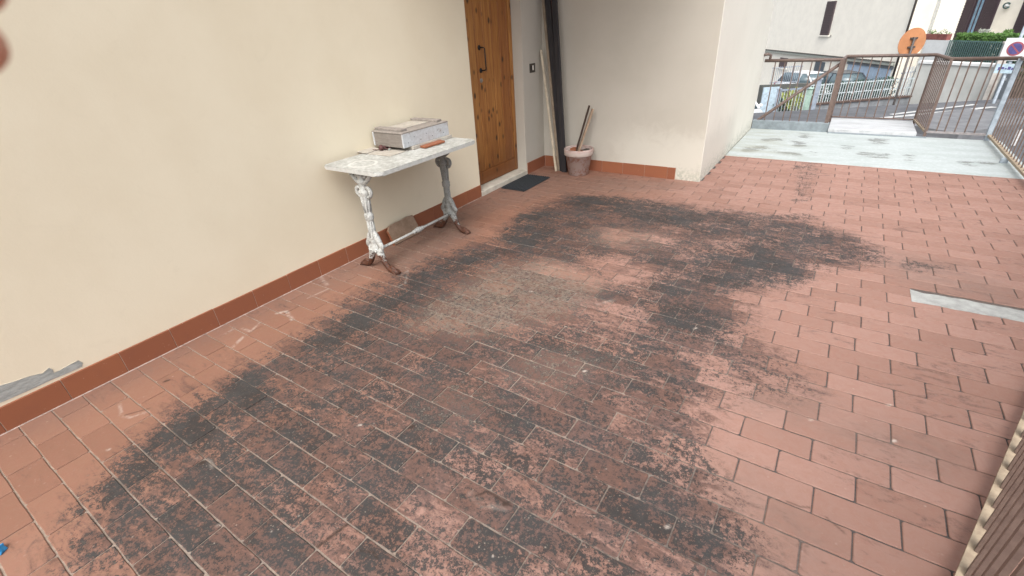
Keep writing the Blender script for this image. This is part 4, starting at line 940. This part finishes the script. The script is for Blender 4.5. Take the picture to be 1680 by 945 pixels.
# ---- parked cars
def car(name, P, heading, paint, label, length=3.9, wid=1.66, h=1.46):
    g = thing(name, P, label, 'car', 'cars parked in the walled court'); g.rotation_euler = (0, 0, heading)
    M0 = Matrix.Translation(P) @ Matrix.Rotation(heading, 4, 'Z')
    def put(b, nm, mat, smooth=False, parent=g):
        for v in b.bm.verts: v.co = M0 @ v.co
        return b.build(nm, mat, parent, smooth)
    L, W2 = length/2, wid/2
    prof = [(-L, .32), (-L-.02, .55), (-L+.05, .86), (-L+.35, .95), (L-1.15, .93), (L-.35, .80), (L-.04, .66), (L, .42), (L-.05, .28), (-L+.1, .26)]
    b = MB(); b.prism([(x, -W2, z) for x, z in prof], (0, wid, 0)); bmesh.ops.bevel(b.bm, geom=b.bm.edges[:], offset=.06, segments=2, affect='EDGES'); put(b, 'body', paint, True)
    cab = [(-L+.12, .93), (-L+.40, h-.06), (-L+.75, h), (L-1.75, h-.02), (L-1.02, .92)]
    b = MB(); vs3 = []
    for y, k in ((-W2+.05, 1), (-W2+.20, 0), (W2-.20, 0), (W2-.05, 1)): vs3.append(y)
    lo = [(x, z) for x, z in cab]
    a = [b.bm.verts.new((x, (-W2+.06) if z < 1 else (-W2+.22), z)) for x, z in lo]; c = [b.bm.verts.new((x, (W2-.06) if z < 1 else (W2-.22), z)) for x, z in lo]
    b.bm.faces.new(a[::-1]); b.bm.faces.new(c)
    for i in range(5): b.bm.faces.new((a[i], a[(i+1) % 5], c[(i+1) % 5], c[i]))
    bmesh.ops.bevel(b.bm, geom=b.bm.edges[:], offset=.03, segments=2, affect='EDGES'); put(b, 'windows', M_GLASSD, True)
    b = MB(); b.prism([(x, -W2+.225, z) for x, z in ((-L+.42, h-.05), (-L+.75, h+.012), (L-1.75, h-.008), (L-1.70, h-.03), (-L+.7, h-.02))], (0, wid-.45, 0)); put(b, 'roof', paint)
    for s in (-1, 1):
        for (x0_, z0_), (x1_, z1_) in (((-L+.13, .94), (-L+.42, h-.04)), ((L-1.04, .93), (L-1.74, h-.03)), ((-.25, .94), (-.2, h-.01))):
            b = MB(); b.beam((x0_, s*(W2-.055), z0_), (x1_, s*(W2-.215), z1_), .07, .05); put(b, 'pillar', paint)
        for x in (-L+.72, L-.72):
            b = MB(); b.tube([(x, s*(W2-.18), .30), (x, s*(W2+.012), .30)], .30, 18); wh = put(b, 'wheel', plain('tyre', (.02, .02, .02), .8))
            b = MB(); b.tube([(x, s*(W2+.012), .30), (x, s*(W2+.02), .30)], .19, 12); put(b, 'rim', M_STEEL, False, wh)
        b = MB(); b.ball((L-.12, s*(W2-.28), .66), .13, 2, 0, (.7, 1.1, .6)); put(b, 'headlight', plain('lamp_glass', (.6, .62, .64), .15, .6))
        b = MB(); b.box((-L-.03, s*(W2-.14)-.1, .66), (-L+.1, s*(W2-.14)+.1, .90), .02); put(b, 'tail_light', plain('red_lamp', (.30, .02, .02), .25))
        b = MB(); b.ball((L-1.25, s*(W2+.08), .98), .09, 1, 0, (.6, 1, .7)); put(b, 'mirror', paint)
    return g
def carpos(px, d): 
    p = at(px, 130, d); p.z = at(px, 118.5, d).z-1.46; return p
CH = math.atan2(U.y, U.x)
car('parked_car', carpos(1333, 26.5), CH+math.pi+.25, plain('white_car_paint', (.62, .64, .66), .25, .5, 0, .04), 'white hatchback parked in the court behind the diagonal stair handrail')
car('parked_car', carpos(1388, 25.2), CH+math.pi-.1, plain('dark_car_paint', (.045, .055, .075), .25, .5, .2, .1), 'dark blue hatchback parked in front of the pale blue garage door')
p = at(1186, 168, 15.5); p.z = at(1240, 140, 15.5).z-1.46
car('parked_car', p, CH+math.pi, plain('white_van_paint', (.60, .62, .63), .3, .5, 0, .05), 'white car mostly hidden behind the projecting house corner')

# round road sign seen from behind
M_ORG = plain('rusty_orange_back', (.46, .21, .10), .6, .3, 0, .12, 4)
sp_ = at(1472, 190, 14.2); sc = at(1496, 70, 14.2); rs = thing('road_sign', (sc.x, sc.y, -2.6), 'round rusty orange road sign seen from behind on a dark pole', 'road sign')
sn = (Vector(CAM)-sc); sn.z = 0; sn.normalize(); sn = Matrix.Rotation(R(38), 3, 'Z') @ sn; su = Vector((0, 0, 1)); sx_ = su.cross(sn)
b = MB(); rad = .40; b.prism([sc+(sx_*math.cos(a)+su*math.sin(a))*rad-sn*.006 for a in [i*2*math.pi/40 for i in range(40)]], sn*.012); b.build('disc', M_ORG, rs)
M_DPOLE = plain('dark_pole', (.085, .075, .072), .5, .4, .3)
pc = sc+sn*.055; MB().tube([(pc.x, pc.y, -2.9), (pc.x, pc.y, sc.z+.14)], .032, 10).build('pole', M_DPOLE, rs)
for zz in (.12, -.12):
    b = MB(); b.beam(pc+sx_*.10+su*zz-sn*.02, pc-sx_*.10+su*zz-sn*.02, .05, .05); b.build('clamp', M_DPOLE, rs)

# white board fence piece with pickets beside the pole (court entrance)
wf0, wf1 = at(1468, 158, 20.9), at(1499, 153, 21.2); zt = at(1490, 107, 21).z
wg = thing('white_gate', (wf0.x, wf0.y, wf0.z), 'white upright slatted gate at the corner of the court wall', 'gate')
for i in range(7):
    c = wf0.lerp(wf1, (i+.5)/7); dd_ = (wf1-wf0).normalized(); b = MB(); b.beam((c.x, c.y, min(wf0.z, wf1.z)-.1), (c.x, c.y, zt), .02, .075, up=tuple(dd_)); b.build('slat', plain('gate_white', (.60, .63, .64)), wg)
for zz in (.25, .8): 
    b = MB(); z_ = wf1.z+(zt-wf1.z)*zz; o_ = -ln*.03; b.beam((wf0.x+o_.x, wf0.y+o_.y, z_), (wf1.x+o_.x, wf1.y+o_.y, z_), .03, .05); b.build('rail', M_STEEL, wg)

# ---- house with terrace above the retaining wall
BA, BB = at(1511, 97, 22.9), at(1682, 97, 18.3); bd = (BB-BA); bd.z = 0; bd.normalize(); bn = Vector((bd.y, -bd.x, 0)); bn = bn if bn.dot(Vector(CAM)-BA) > 0 else -bn
def bp(px, py, o=0.0): return hit(px, py, BA-bn*(-o), bn)
ZT0 = bp(1530, 98).z; zf1 = bp(1555, 66).z
bh = thing('terrace_house', (BA.x, BA.y, ZT0), 'house across the street with dark shutters behind a green hedged terrace', 'house')
BW = BA-bn*2.3
def wp(px, py): return hit(px, py, BW, bn)
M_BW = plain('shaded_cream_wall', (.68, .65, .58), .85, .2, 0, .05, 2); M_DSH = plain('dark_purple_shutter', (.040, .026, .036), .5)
A_, B3 = BW-bd*1.6, BW+bd*9
wall_between('wall', A_, B3, ZT0-1.4, 6, .4, M_BW, bh)
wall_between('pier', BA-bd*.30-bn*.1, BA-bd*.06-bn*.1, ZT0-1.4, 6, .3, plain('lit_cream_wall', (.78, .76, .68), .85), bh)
bq = BA-bn*.35; wall_between('terrace_floor', bq-bd*.2, bq+bd*8, ZT0-.6, ZT0-.02, 1.9, M_BW, bh)
def wrect(name, x0, x1, yb, o, th, mat, parent, zt=5.0, **kw):
    a, c = wp(x0, yb)+bn*o, wp(x1, yb)+bn*o; b = MB(); b.prism([(a.x, a.y, ZT0), (c.x, c.y, ZT0), (c.x, c.y, zt), (a.x, a.y, zt)], bn*th); return b.build(name, mat, parent, **kw)
def shutter(x0, x1):
    s = wrect('shutter', x0, x1, 55, .002, .05, M_DSH, bh); a, c = wp(x0, 55), wp(x1, 55)
    for i in range(26):
        z_ = ZT0+.9+i*.11; 
        b = MB(); p0, p1 = a.lerp(c, .12)+bn*.0525, a.lerp(c, .88)+bn*.0525; b.prism([(p0.x, p0.y, z_), (p1.x, p1.y, z_), (p1.x, p1.y, z_+.06), (p0.x, p0.y, z_+.06)], bn*.015); b.build('slat', M_DSH, s)
shutter(1555, 1584); shutter(1599, 1621); shutter(1660, 1684)
gl = wrect('glass_door', 1585, 1598, 55, .002, .03, plain('blue_glass', (.10, .20, .30), .12, .6, 0, .3, 3), bh)
a, c = wp(1585, 55), wp(1598, 55)
for t in (.05, .5, .95):
    p0 = a.lerp(c, t)+bn*.0325; b = MB(); b.beam((p0.x, p0.y, ZT0), (p0.x, p0.y, 4.9), .04, .05); b.build('frame', M_DSH, gl)
lc = wp(1655, 9)+bn*.09; b = MB()
b.tube([lc+bd*.16*math.cos(t)+Vector((0, 0, 1))*.105*math.sin(t) for t in [R(35)+i*R(290)/16 for i in range(17)]], .028, 8); lampo = b.build('wall_lamp', plain('teal_lamp_rim', (.05, .10, .10), .5), bh)
b = MB(); b.ball(lc-bn*.02, .10, 2, 0, (1, 1, .7)); b.build('lamp_glass', plain('milk_glass', (.42, .45, .45), .3), lampo)
# white parapet with brick planter, green picket fence
a, c = bp(1509, 98), bp(1549, 98); zpt = bp(1530, 65.5).z
b = MB(); b.prism([(a.x, a.y, ZT0-.25), (c.x, c.y, ZT0-.25), (c.x, c.y, zpt), (a.x, a.y, zpt)], -bn*.18); b.build('parapet', M_WHITE, bh)
pl = thing('brick_planter', (a.x, a.y, zpt), 'long brick red planter box with wire hoops on the white parapet', 'planter')
a2, c2 = bp(1516, 62), bp(1554, 60); zq = bp(1535, 56).z
b = MB(); b.prism([(a2.x, a2.y, zpt+.003), (c2.x, c2.y, zpt+.003), (c2.x, c2.y, zq), (a2.x, a2.y, zq)], -bn*.20); b.build('trough', plain('brick_red', (.22, .085, .075), .8, .2, 0, .25, 5), pl)
def fnp():
    t = rnd(); p = a2.lerp(c2, t)-bn*(.02+.16*rnd()); return (p.x, p.y, zq+.02+.10*rnd()*(1+math.sin(t*11)))
MB().leaves(120, fnp, .07).build('seedlings', M_GHED, pl)
for t in (.28, .68):
    p = a2.lerp(c2, t)-bn*.1; b = MB(); b.tube([p+bd*(-.24)+Vector((0, 0, zq-p.z)), p+Vector((0, 0, zq-p.z+.22)), p+bd*.24+Vector((0, 0, zq-p.z))], .008, 5); b.build('hoop', M_DPOLE, pl)
M_GF = plain('blue_green_fence_paint', (.10, .17, .165), .5)
gf0, gf1 = bp(1549.5, 96), bp(1655, 100); gf = thing('green_fence', (gf0.x, gf0.y, ZT0), 'blue green picket fence in front of the hedge on the house terrace', 'fence')
GL = (gf1-gf0); GL.z = 0; nG = 30
for z_ in (ZT0-.05, zf1-.02): 
    b = MB(); b.beam((gf0.x, gf0.y, z_), (gf1.x, gf1.y, z_), .03, .03); b.build('rail', M_GF, gf)
b = MB(); b.box((-.016, -.010, 0), (.016, .010, zf1-ZT0+.10)); PK2 = b.mesh('picket', M_GF)
for i in range(nG+1):
    c = gf0+GL*(i/nG)+bn*.028; o = D.objects.new('picket', PK2); COL.objects.link(o); o.parent = gf; o.matrix_parent_inverse = world_of(gf).inverted(); o.location = (c.x, c.y, ZT0-.08); o.rotation_euler = (0, 0, math.atan2(bd.y, bd.x))
hedge('hedge', gf0-bn*.12, gf0+GL*1.25-bn*.12, ZT0-.05, zf1-.02, .35, 5200, .11, M_DHED, 'dark hedge foliage behind the blue green picket fence')
hedge('hedge', gf0-bn*.10, gf0+GL*1.25-bn*.10, zf1-.06, bp(1600, 55).z, .45, 5200, .09, M_GHED, 'bright green trailing hedge top spilling over the picket fence')
b = MB(); g0, g1 = gf0+bn*.06, gf0+GL*1.3+bn*.06; b.prism([(g0.x, g0.y, ZT0-.55), (g1.x, g1.y, ZT0-.55), (g1.x, g1.y, ZT0-.10), (g0.x, g0.y, ZT0-.10)], -bn*.3); b.build('terrace_edge', plain('dark_mauve_wall', (.11, .10, .105), .85), bh)
for px, py, s, lab, col in ((1613, 48, .20, 'grey cloth covered low stool on the terrace beside the dark shutters', (.30, .33, .30)), (1652, 50, .16, 'small brown potted plant standing on the terrace beside the wall lamp', (.12, .075, .05))):
    c = at(px, py+8, 20.4 if px < 1640 else 19.6); o = thing('potted_plant', (c.x, c.y, c.z-.2), lab, 'potted plant')
    b = MB(); b.lathe([(s*.6, -.25), (s*.8, .05), (s*.85, .06), (s*.7, .065)], c, 14); b.build('pot', plain('pot_clay', col, .8), o)
    MB().leaves(80, lambda: (c.x+(rnd()-.5)*s*1.8, c.y+(rnd()-.5)*s*1.8, c.z+.06+rnd()*.14), .10).build('leaves', M_GHED if px > 1640 else foliage('grey_leaf', (.25, .28, .24), (.36, .38, .34)), o)

# no parking sign on its own grey post just outside the corner
NS = at(1665.5, 81, 9.2); ns = thing('no_parking_sign', (NS.x, NS.y, -2.0), 'white no parking plate with red and blue disc beyond the railing corner', 'sign')
nf = (Vector(CAM)-NS); nf.z = 0; nf.normalize(); nf = Matrix.Rotation(R(-14), 3, 'Z') @ nf; nxv = Vector((0, 0, 1)).cross(nf)
def nq(hx, hz, cz, o, th, mat, name, parent, cx=0.0):
    b = MB(); b.prism([NS+nxv*(cx+x)+Vector((0, 0, cz+z))+nf*o for x, z in ((-hx, -hz), (hx, -hz), (hx, hz), (-hx, hz))], nf*th); return b.build(name, mat, parent)
def nd(r0, cz, o, th, mat, name, parent):
    b = MB(); b.prism([NS+(nxv*math.cos(a)+Vector((0, 0, 1))*math.sin(a))*r0+Vector((0, 0, cz))+nf*o for a in [i*2*math.pi/32 for i in range(32)]], nf*th); return b.build(name, mat, parent)
M_SW = plain('sign_white', (.72, .74, .76), .35, .4, 0, .03); M_SR = plain('sign_red', (.34, .10, .12), .4); M_SB = plain('sign_blue', (.10, .09, .24), .4)
pl1 = nq(.185, .20, 0, 0, .006, M_SW, 'plate', ns)
nd(.125, .01, .0065, .002, M_SR, 'ring', pl1); nd(.098, .01, .009, .002, M_SB, 'disc', pl1)
b = MB(); e1 = (nxv+Vector((0, 0, -1))).normalized(); b.beam(NS+Vector((0, 0, .01))+nf*.0125-e1*.098, NS+Vector((0, 0, .01))+nf*.0125+e1*.098, .022, .002, up=tuple(nf)); b.build('slash', M_SR, pl1)
pl2 = nq(.16, .085, -.345, 0, .006, plain('pale_blue_plate', (.45, .58, .66), .4), 'small_plate', ns, -.02)
for i in range(5): nq(.016+.008*(i % 2), .028-.008*(i % 3), -.345+.012*(i % 2), .0065, .002, M_SB, 'blue_mark', pl2, -.12+.05*i)
MB().tube([NS-nf*.035+Vector((0, 0, -3.4)), NS-nf*.035+Vector((0, 0, .42))], .026, 10).build('post', M_GPOST, ns)

# bank with scrub right of the street, seen through the right railing
bk0, bk1 = at(1640, 150, 17.5), at(1790, 150, 15); q = N('stone_bank', .95, .1); p = q.pos(); n1 = q.noise(p, 3, 7, .7); q.col(q.mix(q.ss(n1, .3, .7), (.085, .075, .06), (.19, .16, .13))); q.bump(n1, .6, .05)
bw_ = wall_between('stone_wall', bk0, bk1, -4, at(1660, 128, 17).z, .8, q.m); tag(bw_, 'rough dark brown stone wall right of the street beyond the railing', 'wall')
hedge('scrub', bk0-Vector((0, 0, 0)), bk1, at(1660, 138, 17).z, at(1660, 112, 17).z, .9, 2600, .12, foliage('scrub_leaf', (.05, .065, .03), (.13, .13, .065)), 'olive green scrub growing on the dark stone wall', 'scrub')

# ================================================================== FINGERS OF THE PERSON TAKING THE PICTURE
def hand():
    f0, r0, u0 = Vector(MR[2]), Vector(MR[0]), Vector(MR[1]); c = Vector(CAM)
    def q3(px, py, d): return c+(r0*(px-840)/FPX-u0*(py-472.5)/FPX+f0)*d
    g = thing('hand', tuple(q3(-500, 300, .075)), 'hand holding the camera, blurred fingertips at the top left edge', 'hand')
    verts, edges, rad = [], [], []
    def add(p, r, parent=None):
        verts.append(p); rad.append(r); i = len(verts)-1
        if parent is not None: edges.append((parent, i))
        return i
    palm0 = add(q3(-1150, 520, .085), .022); palm1 = add(q3(-900, 380, .08), .026, palm0); wrist = add(q3(-1500, 800, .09), .024, palm0); fore = add(q3(-2100, 1300, .10), .028, wrist)
    tips = [((-560, 20), (-300, -60), (-10, -26)), ((-620, 190), (-330, 120), (-4, 62)), ((-680, 330), (-470, 300), (-260, 250)), ((-760, 470), (-600, 450), (-430, 410))]
    for k, ch in enumerate(tips):
        par = add(q3(ch[0][0]-140, ch[0][1]+60, .078), .0105, palm1)
        for j, (x, y) in enumerate(ch): par = add(q3(x, y, .078 if j < 2 else .074), (.0085, .0075, .0052)[j]*(1, 1, .95, .85)[k], par)
    t = add(q3(-950, 640, .072), .012, palm0); t = add(q3(-760, 640, .066), .0095, t); add(q3(-600, 620, .064), .0075, t)
    me = D.meshes.new('hand'); me.from_pydata([tuple(v) for v in verts], edges, [])
    o = D.objects.new('skin', me); COL.objects.link(o); o.parent = g; o.matrix_parent_inverse = world_of(g).inverted()
    mo = o.modifiers.new('skin', 'SKIN'); ly = me.skin_vertices[0]
    for v, r_ in zip(ly.data, rad): v.radius = (r_, r_)
    ly.data[0].use_root = True
    o.modifiers.new('sub', 'SUBSURF').levels = 2; o.modifiers['sub'].render_levels = 2
    q = N('skin', .5, .4); p = q.pos(); n1 = q.noise(p, 120, 4); q.col(q.mix(n1, (.62, .30, .20), (.50, .22, .14))); q.b.inputs['Subsurface Weight'].default_value = .1
    q.b.inputs['Subsurface Radius'].default_value = (.004, .002, .001); me.materials.append(q.m)
hand()
